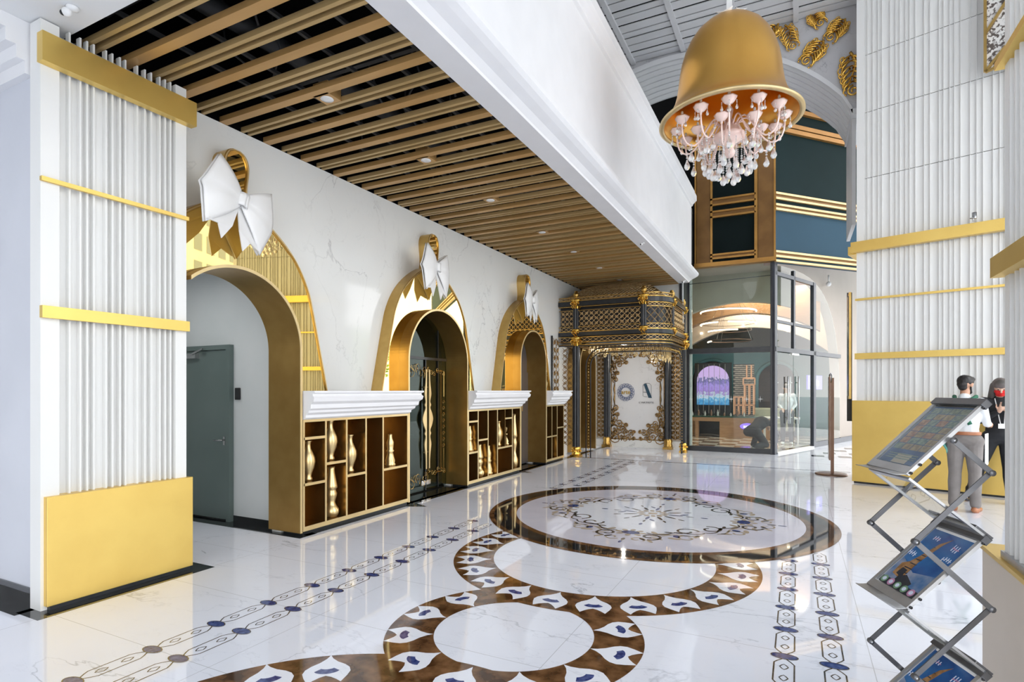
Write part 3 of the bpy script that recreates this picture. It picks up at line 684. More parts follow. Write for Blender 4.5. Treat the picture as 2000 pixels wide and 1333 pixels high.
# moulded white ledges
LP = [(.26, 1.236), (0.03, 1.236), (.06, 1.255), (.065, 1.285), (.10, 1.31), (.105, 1.335), (.135, 1.355), (.14, 1.40), (.175, 1.43), (.185, 1.47), (.165, 1.495), (.165, 1.51), (.19, 1.525), (.19, 1.545)]
for y0, y1, lb in ((4.385, 6.20, 'white moulded ledge on the nearest gold shelf cabinet'), (7.775, 9.68, 'white moulded ledge on the middle gold shelf cabinet'), (10.94, 11.92, 'white moulded ledge on the furthest short gold shelf cabinet')):
    w = MB(); prof = [(-.15, 1.236)]+[(x*1.0-.03, z) for x, z in LP[1:]]+[(-.15, 1.545)]
    # profile swept round the right-hand end (mitred return)
    L0 = y0; n_ = len(prof)
    vs = [(x-4.70, L0, z) for x, z in prof]+[(x-4.70, y1+max(0, x)*.9, z) for x, z in prof]
    fs = [(i, (i+1) % n_, (i+1) % n_+n_, i+n_) for i in range(n_)]
    w.add(vs, fs); w.add(vs, [tuple(range(n_))[::-1], tuple(range(n_, 2*n_))])
    vs2 = [(x-4.70, y1+max(0, x)*.9, z) for x, z in prof]+[(-4.86, y1+max(0, x)*.9, z) for x, z in prof]
    w.box(-4.87, -4.72, y0, y1, 1.236, 1.545)
    tag(w.build('moulded_ledge', M['plaster']), lb, 'ledge', 'white ledges on the shelf cabinets')
# vases
VA = [(.030, 0), (.042, .01), (.040, .03), (.030, .055), (.038, .10), (.060, .17), (.071, .24), (.066, .30), (.045, .36), (.027, .41), (.023, .46), (.028, .495), (.038, .51), (.030, .512), (.0, .50)]
VB = [(.050, 0), (.062, .015), (.074, .05), (.072, .085), (.05, .12), (.036, .16), (.040, .19), (.052, .235), (.055, .26), (.044, .29), (.046, .315), (.060, .325), (.056, .35), (.045, .42), (.034, .49), (.031, .53), (.034, .56), (.0, .565)]
VC = [(.058, 0), (.065, .02), (.052, .04), (.058, .07), (.040, .15), (.034, .19), (.047, .215), (.034, .235), (.040, .29), (.042, .34), (.026, .39), (.022, .43), (.024, .455), (.0, .46)]
def vase(u, z, H_, prof, label, yy=None, nm='gold_vase', x=-4.83):
    y = at_x(u, 768, x)[0] if yy is None else yy; s = H_/prof[-1][1]
    w = MB(); w.lathe([(r*min(1.2, s*1.25), zz*s) for r, zz in prof], (0, 0, 0), 20); o = w.build(nm, M['vasegold']); o.location = (x, y, z); tag(o, label, 'vase', 'gold vases in the shelf cabinets')
M['vasegold'] = mottled('champagne_gold_vase', (.80, .62, .32), (.72, .55, .27), 5, .28, .8)
vase(602, .552, .43, VA, 'slim gold vase on the middle shelf of the first compartment, nearest cabinet')
vase(645.5, .742, .45, VA, 'slim gold vase high in the second compartment of the nearest cabinet, above the turned vase')
vase(647, .087, .58, VB, 'tall turned gold vase on the cabinet floor, second compartment, nearest cabinet', nm='turned_vase')
vase(684, .562, .44, VA, 'slim gold vase in the third compartment of the nearest cabinet')
vase(762, .552, .42, VC, 'gold chess-piece shaped vase in the wide right-hand compartment of the nearest cabinet', nm='turned_vase')
vase(917, .552, .42, VC, 'gold turned vase half hidden at the left edge of the middle cabinet', nm='turned_vase')
vase(936, .087, .55, VB, 'gold turned vase low in the second compartment of the middle cabinet', nm='turned_vase')
vase(954, .087, .5, VC, 'gold turned vase low in the third compartment of the middle cabinet', nm='turned_vase')
vase(974, .542, .44, VA, 'slim gold vase left on the raised shelf of the middle cabinet')
vase(990, .542, .42, VC, 'gold chess-piece shaped vase right on the raised shelf of the middle cabinet', nm='turned_vase')
vase(1004.5, .087, 1.02, VB, 'very tall gold turned vase in the last compartment of the middle cabinet', nm='turned_vase')
vase(1071, .087, .44, VA, 'slim gold vase at the bottom left of the furthest short cabinet')
# ------------------------------------------------------------------ doors in the portals
d = empty('door_1', (-6.9, 4.46, 0)); d['kind'] = 'structure'
w = MB(); w.box(0, .88, .0, .03, .02, 2.03); w.build('door_leaf', M['greendoor'], d)
w = MB(); w.box(.88, .94, -.02, .04, 0, 2.09); w.box(-.06, 0, -.02, .04, 0, 2.09); w.box(0, .88, -.02, .04, 2.035, 2.09); w.build('door_frame', M['greendoor'], d)
w = MB(); w.tube([(.83, 0, .96), (.83, -.05, .96), (.70, -.05, .955)], .009, 8); w.box(.815, .845, -.008, 0, .90, 1.0); w.build('door_handle', M['steel'], d)
w = MB(); w.box(.14, .36, -.05, 0, 1.94, 2.0); w.bar((.3, -.05, 1.99), (.5, -.05, 2.05), .02, .02); w.build('door_closer', M['steel'], d)
w = MB(); w.box(-5.905, -5.835, 4.47, 4.50, 1.44, 1.58); tag(w.build('card_reader', M['plastic_black'], bevel=.006), 'small black card reader on the pale wall beside the grey-green door', 'card reader')
# glass door in the middle portal
d = empty('door_2', (-5.10, 6.988, 0)); d['kind'] = 'structure'
w = MB(); w.plate(lambda a, b, h: (-h, a, b), [(p[0]-6.988, p[1]) for p in arch_pts(6.24, 7.736, 2.71, .02)], (), 0, .01); w.build('door_glass', M['glass_dark'], d)
w = MB(); w.box(-.012, .015, -.74, .74, 2.02, 2.06); w.box(-.004, .012, .16, .18, .02, 2.02); w.box(-.004, .012, .50, .515, .02, 2.5); w.build('door_rail', M['blackmetal'], d)
HP = [(.0, -.76), (.012, -.70), (.016, -.45), (.030, -.30), (.055, -.20), (.045, -.13), (.055, -.08), (.085, 0), (.10, .1)]
def pull(side):
    half = [(.020, -.76), (.024, -.60), (.048, -.45), (.055, -.37), (.028, -.27), (.050, -.22), (.030, -.17), (.075, -.09), (.105, 0)]
    prof = half+[(a, -z) for a, z in half[-2::-1]]; prof = catmull(prof, 4)
    return [(0, -.76)]+[(side*a, z) for a, z in prof]+[(0, .76)]
for s, yc in ((-1, .145-.0), (1, .205)):
    w = MB(); w.plate(lambda a, b, h: (.05-h, yc+a+.0, b+1.11), pull(s), (), 0, .018); w.bar((0, yc+s*.012, .6), (.04, yc+s*.012, .6), .015, .015); w.bar((0, yc+s*.012, 1.6), (.04, yc+s*.012, 1.6), .015, .015); w.build('door_handle', M['rim'], d)
def lace(mb, y, z, w_, h_, X, n=7, r=.004):
    for i in range(n):
        cx_ = y+w_*(i/(n-1)-.5); cz = z+h_*.3*math.sin(i*1.9)
        sp_ = spiral(cx_, cz, h_*.42, .01, i*1.3, 1.3*(1 if i % 2 else -1), 10); mb.tube([(X, a, b) for a, b in sp_], r, 4, cap=False)
w = MB()
lace(w, -.28, 1.86, .85, .20, .012, 11); lace(w, .40, 1.84, .5, .10, .012, 7); lace(w, -.28, .20, .85, .20, .012, 11); lace(w, .42, .28, .5, .10, .012, 7)
w.tube([(.012, .45, 1.86), (.012, .66, 1.86), (.012, .66, 1.45)], .006, 4); w.tube([(.012, .45, .26), (.012, .66, .26), (.012, .66, .62)], .006, 4)
for zz in [.66+.1*i for i in range(8)]: w.tube([(.012, a, b) for a, b in spiral(.65, zz, .04, .008, 0, 1.2, 8)], .005, 4, cap=False)
w.tube([(.012, .58, 1.82), (.012, .58, .3)], .004, 4)
w.build('door_ornament', M['gold'], d)
w = MB(); w.box(.005, .012, .06, .30, .10, .17); w.build('door_lock_plate', M['steel'], d)
# dark double door in the third portal
d = empty('door_3', (-5.12, 10.31, 0)); d['kind'] = 'structure'
w = MB(); w.plate(lambda a, b, h: (-h, a, b), [(p[0]-10.31, p[1]) for p in arch_pts(9.71, 10.91, 2.72, .02)], (), .02, .05); w.build('door_transom', M['darkdoor'], d)
w = MB(); w.box(-.02, .005, -.60, .205, .02, 1.93); w.build('door_leaf', M['darkdoor'], d); w = MB(); w.box(-.02, .005, .21, .60, .02, 1.93); w.build('door_leaf', M['darkdoor'], d)
for yy in (.15, .26):
    w = MB(); w.box(.005, .03, yy-.02, yy+.02, 1.12, 1.24); w.build('door_handle', M['steel'], d)
# ------------------------------------------------------------------ downlights, camera domes
for i, yy in enumerate((3.76, 5.275, 6.79, 8.56, 10.04, 11.6, 13.1)):
    e = empty('downlight', (-3.77, yy+.01, 4.17), 0, ['gold square recessed downlight nearest the camera', 'second downlight from the camera in the slatted ceiling', 'third downlight from the camera in the slatted ceiling', 'fourth downlight from the camera in the slatted ceiling', 'fifth downlight from the camera in the slatted ceiling', 'sixth downlight from the camera in the slatted ceiling', 'last downlight right above the gilded pavilion'][i], 'ceiling light', 'downlights in the slatted ceiling')
    w = MB(); w.box(-.085, .085, -.065, .105, .0, .11); w.build('light_housing', M['slat_wide'], e)
    w = MB(); w.lathe([(.055, 0), (.058, -.006), (.030, -.006)], (0, .02, 0), 20); w.build('light_trim', M['white'], e)
    w = MB(); w.lathe([(.030, -.004), (.012, -.002), (0.0, -.002)], (0, .02, 0), 16); w.build('light_bulb', M['lamp'], e)
def cctv(x, y, z, label, s=1, dirx=(1, 0, 0)):
    e = empty('security_camera', (x, y, z), 0, label, 'security camera', 'security cameras')
    w = MB(); w.lathe([(.055*s, 0), (.055*s, -.02*s), (.03*s, -.035*s), (0, -.035*s)], (0, 0, 0), 16); w.build('camera_mount', M['white'], e)
    w = MB(); w.ball((-.045*s, -.03*s, -.05*s), .045*s, n=14); w.build('camera_head', M['white'], e)
    w = MB(); w.ball((-.070*s, -.052*s, -.06*s), .028*s, n=12); w.build('camera_lens', M['plastic_black'], e)
cctv(-4.42, 2.10, 4.168, 'white dome security camera on the entrance ceiling above the left finned column', .68)
cctv(-2.44, 10.0, 4.168, 'small white security camera under the beam, half-way along', .5); cctv(-2.40, 13.9, 4.168, 'small white security camera under the far end of the beam', .6)
e = empty('security_camera', (2.30, 10.42, 4.02), 0, 'small silver camera standing on the gold band of the right fluted column', 'security camera', 'security cameras')
w = MB(); w.tube([(0, 0, 0), (0, 0, .05), (-.04, 0, .05)], .01, 6); w.build('camera_mount', M['steel'], e); w = MB(); w.lathe([(.03, 0), (.03, .09), (0, .09)], (.01, 0, .04), 12); w.build('camera_head', M['steel'], e)
# ------------------------------------------------------------------ lattice window high on the right column
e = empty('lattice_panel', (2.44, 10.42, 6.15), ang, 'gold diamond lattice screen with white lace infill, high at the top right', 'screen')
w = MB()
for p, q_ in (((0, 0), (0, 2.1)), ((0, 0), (.6, .1)), ((0, .55), (.6, 1.5)), ((0, 1.6), (.6, 2.4)), ((.30, .03), (.30, 2.1)), ((0, 0), (.6, .75)), ((.0, 1.3), (.4, 2.1))):
    w.bar((p[0], -.05, p[1]), (q_[0], -.05, q_[1]), .035, .035)
w.build('lattice_bar', M['gold'], e)
w = MB(); w.box(0, .6, -.03, -.02, .05, 2.1); w.build('lace_infill', mottled('white_lace', (.10, .08, .07), (.75, .74, .72), 24, .5, lo=.44, hi=.52), e)
# ------------------------------------------------------------------ bell pendant and chandelier
BX, BY = -.75, 7.46
e = empty('bell_pendant', (BX, BY, 4.89), 0, 'huge satin gold bell-shaped pendant shade hanging from the white ceiling', 'pendant lamp')
bp = [(.815, 0), (.80, .03), (.755, .075), (.70, .14), (.655, .23), (.625, .34), (.605, .47), (.59, .60), (.568, .73), (.53, .86), (.475, .98), (.40, 1.09), (.30, 1.18), (.20, 1.24), (.10, 1.27), (0, 1.275)]
w = MB(); w.lathe(bp, n=96, cap=False); w.lathe([(r*.965, z-.01 if z else 0) for r, z in bp], n=96, cap=False)
bo = w.build('bell_shade', M['bell'], e)
w = MB(); w.lathe([(.812, .01), (.838, .0), (.842, -.018), (.825, -.03), (.785, -.03), (.775, -.012), (.79, .01)], n=96, cap=False); w.build('bell_lip', M['rim'], e)
w = MB(); w.box(-.03, .03, -.03, .03, 1.26, 3.4); w.build('hanging_rod', M['white'], e)
w = MB()
for k in range(5):
    a = k*1.3; w.grid(lambda u, v, a=a: (.16*math.cos(a+u*1.1)*(.3+v), .16*math.sin(a+u*1.1)*(.3+v), 1.27+.05*math.sin(3*u+k)+.03*v), 4, 3)
w.build('cloth_wrap', M['paper'], e, solid=.004)
e = empty('crystal_chandelier', (BX, BY, 4.72), 0, 'pink glass chandelier with crystal drops hanging inside the gold bell', 'chandelier')
w = MB(); w.lathe([(0, .62), (.02, .60), (.02, .35), (.05, .30), (.03, .2), (.08, .12), (.14, .02), (.20, -.02), (.17, -.08), (.08, -.12), (.05, -.18), (.08, -.23), (.05, -.28), (0, -.30)], n=24, flute=.06); w.build('centre_column', M['pink'], e)
w = MB(); w.tube([(0, 0, .60), (0, 0, 1.435)], .010, 8); w.build('suspension_chain', M['steel'], e)
dropmesh = MB(); dropmesh.lathe([(0, 0), (.007, -.006), (.010, -.02), (.026, -.060), (.028, -.075), (.018, -.098), (0, -.106)], n=8, smooth=False); dropmesh.ball((0, 0, .016), .010, n=6); dropmesh.ball((0, 0, .038), .010, n=6); dropmesh.ball((0, 0, .06), .010, n=6)
DM = None
def drop(parent, loc, s=1.0, name='crystal_drop'):
    global DM
    if DM is None:
        o = dropmesh.build(name, M['crystal'], parent); DM = o.data
    else:
        o = bpy.data.objects.new(name, DM); COL.objects.link(o); o.parent = parent
    o.location = loc; o.scale = (s, s, s); return o
CUP = [(.012, -.05), (.016, -.015), (.05, -.005), (.070, .02), (.086, .05), (.090, .062), (.070, .045), (.035, .015), (.015, .02)]
narm = 0
for ring, (cnt, R_, zz, ph) in enumerate(((12, .62, .05, .1), (6, .38, -.02, .4))):
    for k in range(cnt):
        a = ph+2*PI*k/cnt; ca, sa = math.cos(a), math.sin(a)
        pts = [(.06, .0), (.12, .10), (.20, .12), (.28, .02), (.36, -.12), (.46, -.22), (.56, -.20), (.61, -.10), (.62, .0)]
        pts = [(p*R_/.62, q_+zz) for p, q_ in pts]
        fine = []
        for i in range(len(pts)-1):
            for t in (0, .5): 
                p0 = pts[max(i-1, 0)]; p1 = pts[i]; p2 = pts[i+1]; p3 = pts[min(i+2, len(pts)-1)]
                fine.append(tuple(.5*((2*p1[j])+(-p0[j]+p2[j])*t+(2*p0[j]-5*p1[j]+4*p2[j]-p3[j])*t*t+(-p0[j]+3*p1[j]-3*p2[j]+p3[j])*t**3) for j in (0, 1)))
        fine.append(pts[-1])
        w = MB(); w.tube([(p*ca, p*sa, q_) for p, q_ in fine], .0105, 7); arm = w.build('chandelier_arm', M['pink'], e)
        w = MB(); w.lathe(CUP, (R_*ca, R_*sa, zz+.05), 12, flute=.12); w.build('candle_cup', M['pink'], arm)
        w = MB(); w.lathe([(.012, 0), (.012, .07), (0, .07)], (R_*ca, R_*sa, zz+.07), 8); w.build('candle_sleeve', M['blackmetal'], arm)
        w = MB(); w.ball((R_*ca, R_*sa, zz+.165), .016, n=8, sc=(1, 1, 1.6)); w.build('candle_bulb', M['paper'], arm)
        drop(arm, (.50*R_/.62*ca, .50*R_/.62*sa, zz-.29), 1.3)
        for j in (-1, 1):
            aa = a+j*.13*.62/R_; drop(arm, (R_*1.0*math.cos(aa), R_*math.sin(aa), zz+.03), .62)
        if ring == 0: drop(arm, (.68*ca, .68*sa, zz-.0), .8); drop(arm, (.36*ca, .36*sa, zz-.22), 1.1)
for k in range(18):
    a = k*2.39996; r = .05+.24*math.sqrt(k/18); zt = -.16-.0*k
    L = .10+.22*(1-r/.30)
    w = MB() if k % 5 else MB()
    dd = drop(e, (r*math.cos(a), r*math.sin(a), -.22-L), 1.35)
w = MB()
for k in range(18):
    a = k*2.39996; r = .05+.24*math.sqrt(k/18); L = .10+.22*(1-r/.30)
    for j in range(int(L/.022)+3): w.ball((r*math.cos(a), r*math.sin(a), -.22-L+.07+j*.022), .008, n=5)
w.build('bead_chain', M['crystal'], e, kind='stuff')
# ------------------------------------------------------------------ gilded pavilion
e = empty('gilded_pavilion', (-3.7, 13.4, 0), 0, 'black and gold ornate pavilion with lattice roof at the end of the marble wall', 'pavilion')
OX, OY = -3.7, 13.4
def Lp(x, y, z): return (x-OX, y-OY, z)
def vtube(mb, x, y, z0, z1, r, n=12, flute=.12):
    mb.lathe([(r, z0), (r, z1)], (x-OX, y-OY, 0), n*2, flute=flute, smooth=False)
POST = [(-4.60, 12.45), (-2.53, 14.50)]
BAL = [(-3.02, 12.45), (-2.53, 13.05)]
def capital(x, y, z, s=1.0, ball=False):
    w = MB(); c = (x-OX, y-OY, z)
    w.lathe([(.070*s, 0), (.085*s, .02*s), (.075*s, .05*s), (.085*s, .10*s), (.12*s, .17*s), (.15*s, .20*s), (.15*s, .235*s), (0, .24*s)], c, 16, flute=.10)
    for k in range(8):
        a = k*PI/4; sp_ = spiral(.125*s, .14*s, .045*s, .01, PI, 1.1, 8); w.tube([(c[0]+p*math.cos(a), c[1]+p*math.sin(a), z+q_) for p, q_ in sp_], .011*s, 5)
        w.tube([(c[0]+.08*s*math.cos(a+.4), c[1]+.08*s*math.sin(a+.4), z+.01), (c[0]+.12*s*math.cos(a+.4), c[1]+.12*s*math.sin(a+.4), z+.10*s), (c[0]+.155*s*math.cos(a+.4), c[1]+.155*s*math.sin(a+.4), z+.07*s)], [.018*s, .02*s, .006], 5)
    cap = w.build('capital', M['gilt'], e)
    if ball:
        w = MB(); w.lathe([(.05, 0), (.03, .03), (.045, .05), (.068, .09), (.062, .14), (.035, .17), (.045, .19), (0, .20)], (c[0], c[1], z+.24*s), 16); w.build('finial', M['ornate'], cap)
def ppost(x, y, z0, z1, r=.085):
    w = MB(); vtube(w, x, y, z0, z1, r); w.build('post', M['blackmetal'], e)
def pbase(x, y, s=1.0, h=.24):
    w = MB(); c = (x-OX, y-OY, 0); q_ = .115*s
    w.box(c[0]-q_, c[0]+q_, c[1]-q_, c[1]+q_, 0, .05); w.lathe([(.105*s, .05), (.12*s, .08), (.10*s, .11), (.105*s, .17), (.125*s, .20), (.09*s, h)], c, 16, flute=.1)
    for k in range(8):
        a = k*PI/4; w.ball((c[0]+.11*s*math.cos(a), c[1]+.11*s*math.sin(a), .14), .025, n=6)
    w.build('post_base', M['gilt'], e)
for x, y in POST: ppost(x, y, .22, 2.58, .088 if x < -4 else .06); pbase(x, y, 1 if x < -4 else .8); capital(x, y, 2.56, .95)
for x, y in POST+BAL+[(-2.53, 13.75)]:
    if (x, y) != (-2.53, 13.75): ppost(x, y, 2.98, 3.48, .075 if x < -2.9 else .055); capital(x, y, 2.79, .75); capital(x, y, 3.44, .95 if x < -2.9 else .75, True)
# plan path of the balcony: front, rounded corner, right flank
def plan(off=0, n=10):
    x0, x1, y0, y1, r = -5.02, -2.53+off, 12.45-off, 14.6, .50+off
    out = [(x0, y0), (-4.6, y0), (-3.9, y0), (x1-r, y0)]
    out += [(x1-r+r*math.sin(PI/2*i/n), y0+r-r*math.cos(PI/2*i/n)) for i in range(1, n+1)]
    return out+[(x1, y1)]
def band(name, z0, z1, off, m, th=.05):
    a = plan(off); b = plan(off-th); w = MB()
    n_ = len(a); vs = [(*p, z0) for p in a]+[(*p, z1) for p in a]+[(*p, z1) for p in b]+[(*p, z0) for p in b]
    vs = [Lp(*v) for v in vs]; fs = []
    for i in range(n_-1):
        j = i+1
        for r in range(4): fs.append((i+r*n_, j+r*n_, j+((r+1) % 4)*n_, i+((r+1) % 4)*n_))
    w.add(vs, fs); w.build(name, M[m], e)
band('black_band', 3.51, 3.61, .07, 'blackmetal', .09); band('black_band', 2.81, 2.90, .06, 'blackmetal', .09)
for z0, z1, off in ((2.60, 2.615, .05), (2.66, 2.675, .055), (2.775, 2.79, .06), (2.905, 2.925, .045), (3.02, 3.032, .04), (3.40, 3.412, .04), (3.485, 3.50, .045), (3.62, 3.635, .06), (3.70, 3.715, .04)):
    band('gold_rail', z0, z1, off, 'ornate', .03)
band('black_rail', 2.575, 2.60, .05, 'blackmetal', .06)
# path sampling for lattice
def plan_pts(off=0):
    P = plan(off, 14); L = [0]
    for i in range(1, len(P)): L.append(L[-1]+math.hypot(P[i][0]-P[i-1][0], P[i][1]-P[i-1][1]))
    def at(s):
        s = max(0, min(s, L[-1]))
        for i in range(1, len(P)):
            if s <= L[i]+1e-9:
                t = (s-L[i-1])/(L[i]-L[i-1]); return (P[i-1][0]+(P[i][0]-P[i-1][0])*t, P[i-1][1]+(P[i][1]-P[i-1][1])*t)
    return at, L[-1], L[3], L[3+14]
at, LT, LA, LB = plan_pts(.02)
def zig(mb, s0, s1, z0, z1, step, r):
    n_ = max(1, round((s1-s0)/step)); st = (s1-s0)/n_
    for i in range(n_):
        for f in (0, 1):
            pa = [(s0+st*(i+t), (z0+(z1-z0)*(t if f else 1-t))) for t in (0, .5, 1)]
            mb.tube([Lp(*at(s), z) for s, z in pa], r, 4, cap=False)
w = MB(); zig(w, 0, LT, 2.68, 2.77, .14, .007); w.build('lattice_trim', M['lace'], e); w = MB(); zig(w, 0, LT, 2.93, 3.015, .12, .007); w.build('lattice_trim', M['lace'], e); w = MB(); zig(w, LA, LB, 3.04, 3.21, .15, .009); zig(w, LA, LB, 3.21, 3.39, .15, .009); w.build('lattice_trim', M['lace'], e); w = MB(); zig(w, LA, LT, 3.42, 3.48, .10, .006); w.build('lattice_trim', M['lace'], e); w = MB(); zig(w, 0, LT, 3.64, 3.70, .12, .006)
w.build('lattice_trim', M['lace'], e)
def filigree(name, s0, s1, z0, z1, m, parent=e, fn=None, seed=1, rr=.009, cell=.18, dens=2):
    rd = random.Random(seed); w = MB(); n_ = max(1, round((s1-s0)/cell)); st = (s1-s0)/n_; nz_ = max(1, round((z1-z0)/cell)); sz = (z1-z0)/nz_
    F = fn or (lambda s, z: Lp(*at(s), z))
    for i in range(n_):
        for j in range(nz_):
            cx_ = s0+st*(i+.5); cz = z0+sz*(j+.5); R0 = min(st, sz)*.5; d = 1 if (i+j) % 2 else -1
            for h in range(dens):
                a0 = h*2*PI/dens+(PI/4 if d > 0 else -PI/4)
                sp_ = spiral(cx_+R0*.38*math.cos(a0), cz+R0*.38*math.sin(a0), R0*.62, R0*.10, a0+PI*.7*d, 1.25*d, 9)
                w.tube([F(a, b) for a, b in sp_], rr, 4, cap=False)
            p = F(cx_, cz); w.ball(p, rr*2.0, n=5)
            w.tube([F(cx_-st*.5, cz-sz*.5), F(cx_, cz), F(cx_+st*.5, cz+sz*.5)], rr*.8, 4, cap=False); w.tube([F(cx_-st*.5, cz+sz*.5), F(cx_, cz), F(cx_+st*.5, cz-sz*.5)], rr*.8, 4, cap=False)
    return w.build(name, M[m], parent)
filigree('filigree_panel', .05, .36, 3.04, 3.40, 'lace', seed=2, cell=.12, rr=.0085)
filigree('filigree_panel', .50, LA-.06, 3.04, 3.39, 'lace', seed=3, cell=.118, rr=.0085)
filigree('filigree_panel', LB+.05, LT-.08, 3.04, 3.39, 'lace', seed=4, cell=.118, rr=.0085)
# dark backing seen through the filigree, and the soffit
a = plan(-.10); w = MB(); w.add([Lp(x, y, z) for z in (2.66, 3.66) for x, y in a], [(i, i+1, i+1+len(a), i+len(a)) for i in range(len(a)-1)]); w.build('balcony_lining', M['blackmetal'], e, solid=.01)
w = MB(); aa = plan(-.02)+[(-5.02, 14.6)]; w.plate(lambda p, q_, h: (p-OX, q_-OY, 2.60+h), aa, (), 0, .02); w.build('balcony_soffit', M['blackmetal'], e)
filigree('soffit_lace', -4.95, -2.75, 12.6, 14.5, 'ornate_dark', fn=lambda s, z: Lp(s, z, 2.585), cell=.35, rr=.010)
# lattice roof: cloister-shaped dome
def roof(u, v):      # u,v in -1..1
    hgt = (1-max(abs(u), abs(v))**2.4)*.47
    k = 1-.0*max(abs(u), abs(v))
    return Lp(-3.78+1.16*u*k, 13.55+1.05*v*k, 3.66+hgt)
w = MB(); N_ = 13
for i in range(-2*N_, 2*N_+1):
    for d in (1, -1):
        pts = []
        for j in range(0, 27):
            u = -1+2*j/26; v = d*u+i/N_
            if -1 <= v <= 1: pts.append(roof(u, v))
        if len(pts) > 1: w.tube(pts, .010, 4, cap=False)
for t in (1.0, .72, .40):
    w.tube([roof(a_*t, b_*t) for a_, b_ in [(-1+2*i/10, -1) for i in range(10)]+[(1, -1+2*i/10) for i in range(10)]+[(1-2*i/10, 1) for i in range(10)]+[(-1, 1-2*i/10) for i in range(10)]], .012, 5, closed=True)
w.build('lattice_roof', M['lace'], e)
# inner arched double rim with beads
def archframe(off, z1=2.53):
    r = .42-off; P = [(-4.36+off, 12.45, 0)]+[(-4.36+off+r-r*math.cos(PI/2*i/8), 12.45, z1-off-r+r*math.sin(PI/2*i/8)) for i in range(9)]
    for x, y in plan(.0, 8)[3:]: P.append((x, y, z1-off))
    P = P[:-1]+[(-2.53, 13.9, z1-off)]
    P += [(-2.53, 13.9+r*math.sin(PI/2*i/8), z1-off-r+r*math.cos(PI/2*i/8)) for i in range(1, 9)]+[(-2.53, 13.9+r, 0)]
    return [Lp(*p) for p in P]
for off in (0, .11):
    w = MB(); w.tube(archframe(off), .013, 6); w.build('arch_rim', M['blackmetal'], e)
w = MB(); A = archframe(.055)
for i in range(len(A)-1):
    p, q_ = Vector(A[i]), Vector(A[i+1]); n_ = max(1, int((q_-p).length/.07))
    for j in range(n_): w.ball(p.lerp(q_, j/n_), .017, n=5)
w.build('bead_row', M['ornate'], e, kind='stuff')
# hanging gold fringe inside the soffit
at2, LT2, LA2, LB2 = plan_pts(-.06)
w = MB()
for i in range(26):
    s = .75+(LB2+.3-.75)*i/25; d = .10+.09*math.sin(i*1.2)**2+(.14 if i > 15 else 0)
    for k in (-1, 1):
        sp_ = spiral(0, 0, .055, .01, k*PI/2, 1.2*k, 8); w.tube([Lp(*at2(s+a), 2.54-d+b) for a, b in sp_], .008, 4, cap=False)
        w.tube([Lp(*at2(s), 2.58), Lp(*at2(s+k*.03), 2.56-d*.5), Lp(*at2(s+k*.01), 2.54-d-.04)], .008, 4, cap=False)
w.build('hanging_fringe', M['pale'] if 'pale' in M else M['rim'], e)
# left flank lace between wall and post
filigree('side_lace', 12.0, 12.36, .25, 2.75, 'ornate_dark', fn=lambda s, z: Lp(-4.99, s, z), cell=.18, rr=.008)
filigree('side_lace', -4.95, -4.70, .25, 2.55, 'ornate_dark', fn=lambda s, z: Lp(s, 12.47, z), cell=.125, rr=.007)
w = MB(); w.tube([Lp(-5.0, 11.95, .3), Lp(-5.0, 11.95, 2.8)], .02, 5); w.build('side_rail', M['blackmetal'], e)
# back wall of the pavilion with marble panel and scrolls
w = MB(); w.box(-5.2, -2.45, 15.252, 15.35, 0, 6.3); tag(w.build('wall_back', M['wallm']), kind='structure')
w = MB(); w.box(-5.03, -2.5, 14.28, 14.34, 3.2, 5.0); tag(w.build('wall_header', M['recess']), kind='structure')
pn = empty('scroll_panel', (-3.87, 15.22, 0), 0, 'marble panel framed by bronze scrollwork at the back of the gilded pavilion', 'wall panel')
w = MB(); w.box(-.74, .74, 0, .03, .20, 2.72); w.build('marble_slab', M['arch_w'] if 'arch_w' in M else marble('panel_marble', (.72, .72, .73), (.36, .36, .38), 1.6, .1, seedoff=1.2), pn)
w = MB(); w.box(-1.2, 1.35, -.02, .03, .0, .20); w.build('marble_skirt', M['wallm'], pn)
w = MB()
cor = [(.44, .58, .13, .4, 1), (.30, .60, .06, 0, -1), (.34, .22, .10, .5, -1), (.18, .40, .09, 2, 1), (.60, 1.08, .09, 1, 1), (.68, .66, .07, 3, 1), (.55, .42, .08, 1, -1), (.08, .42, .05, 1, -1), (.66, .12+.2, .07, 1, -1), (.60, .25, .16, 0, 1), (.42, .30, .12, 1, -1), (.25, .27, .09, 2, 1), (.62, .50, .14, 2.2, -1), (.50, .66, .11, .5, 1), (.64, .80, .12, 1, 1), (.40, .48, .10, 3, 1), (.66, .98, .08, 2, -1), (.30, .42, .07, 1, -1), (.54, .90, .06, 0, 1), (.10, .25, .06, 0, 1)]
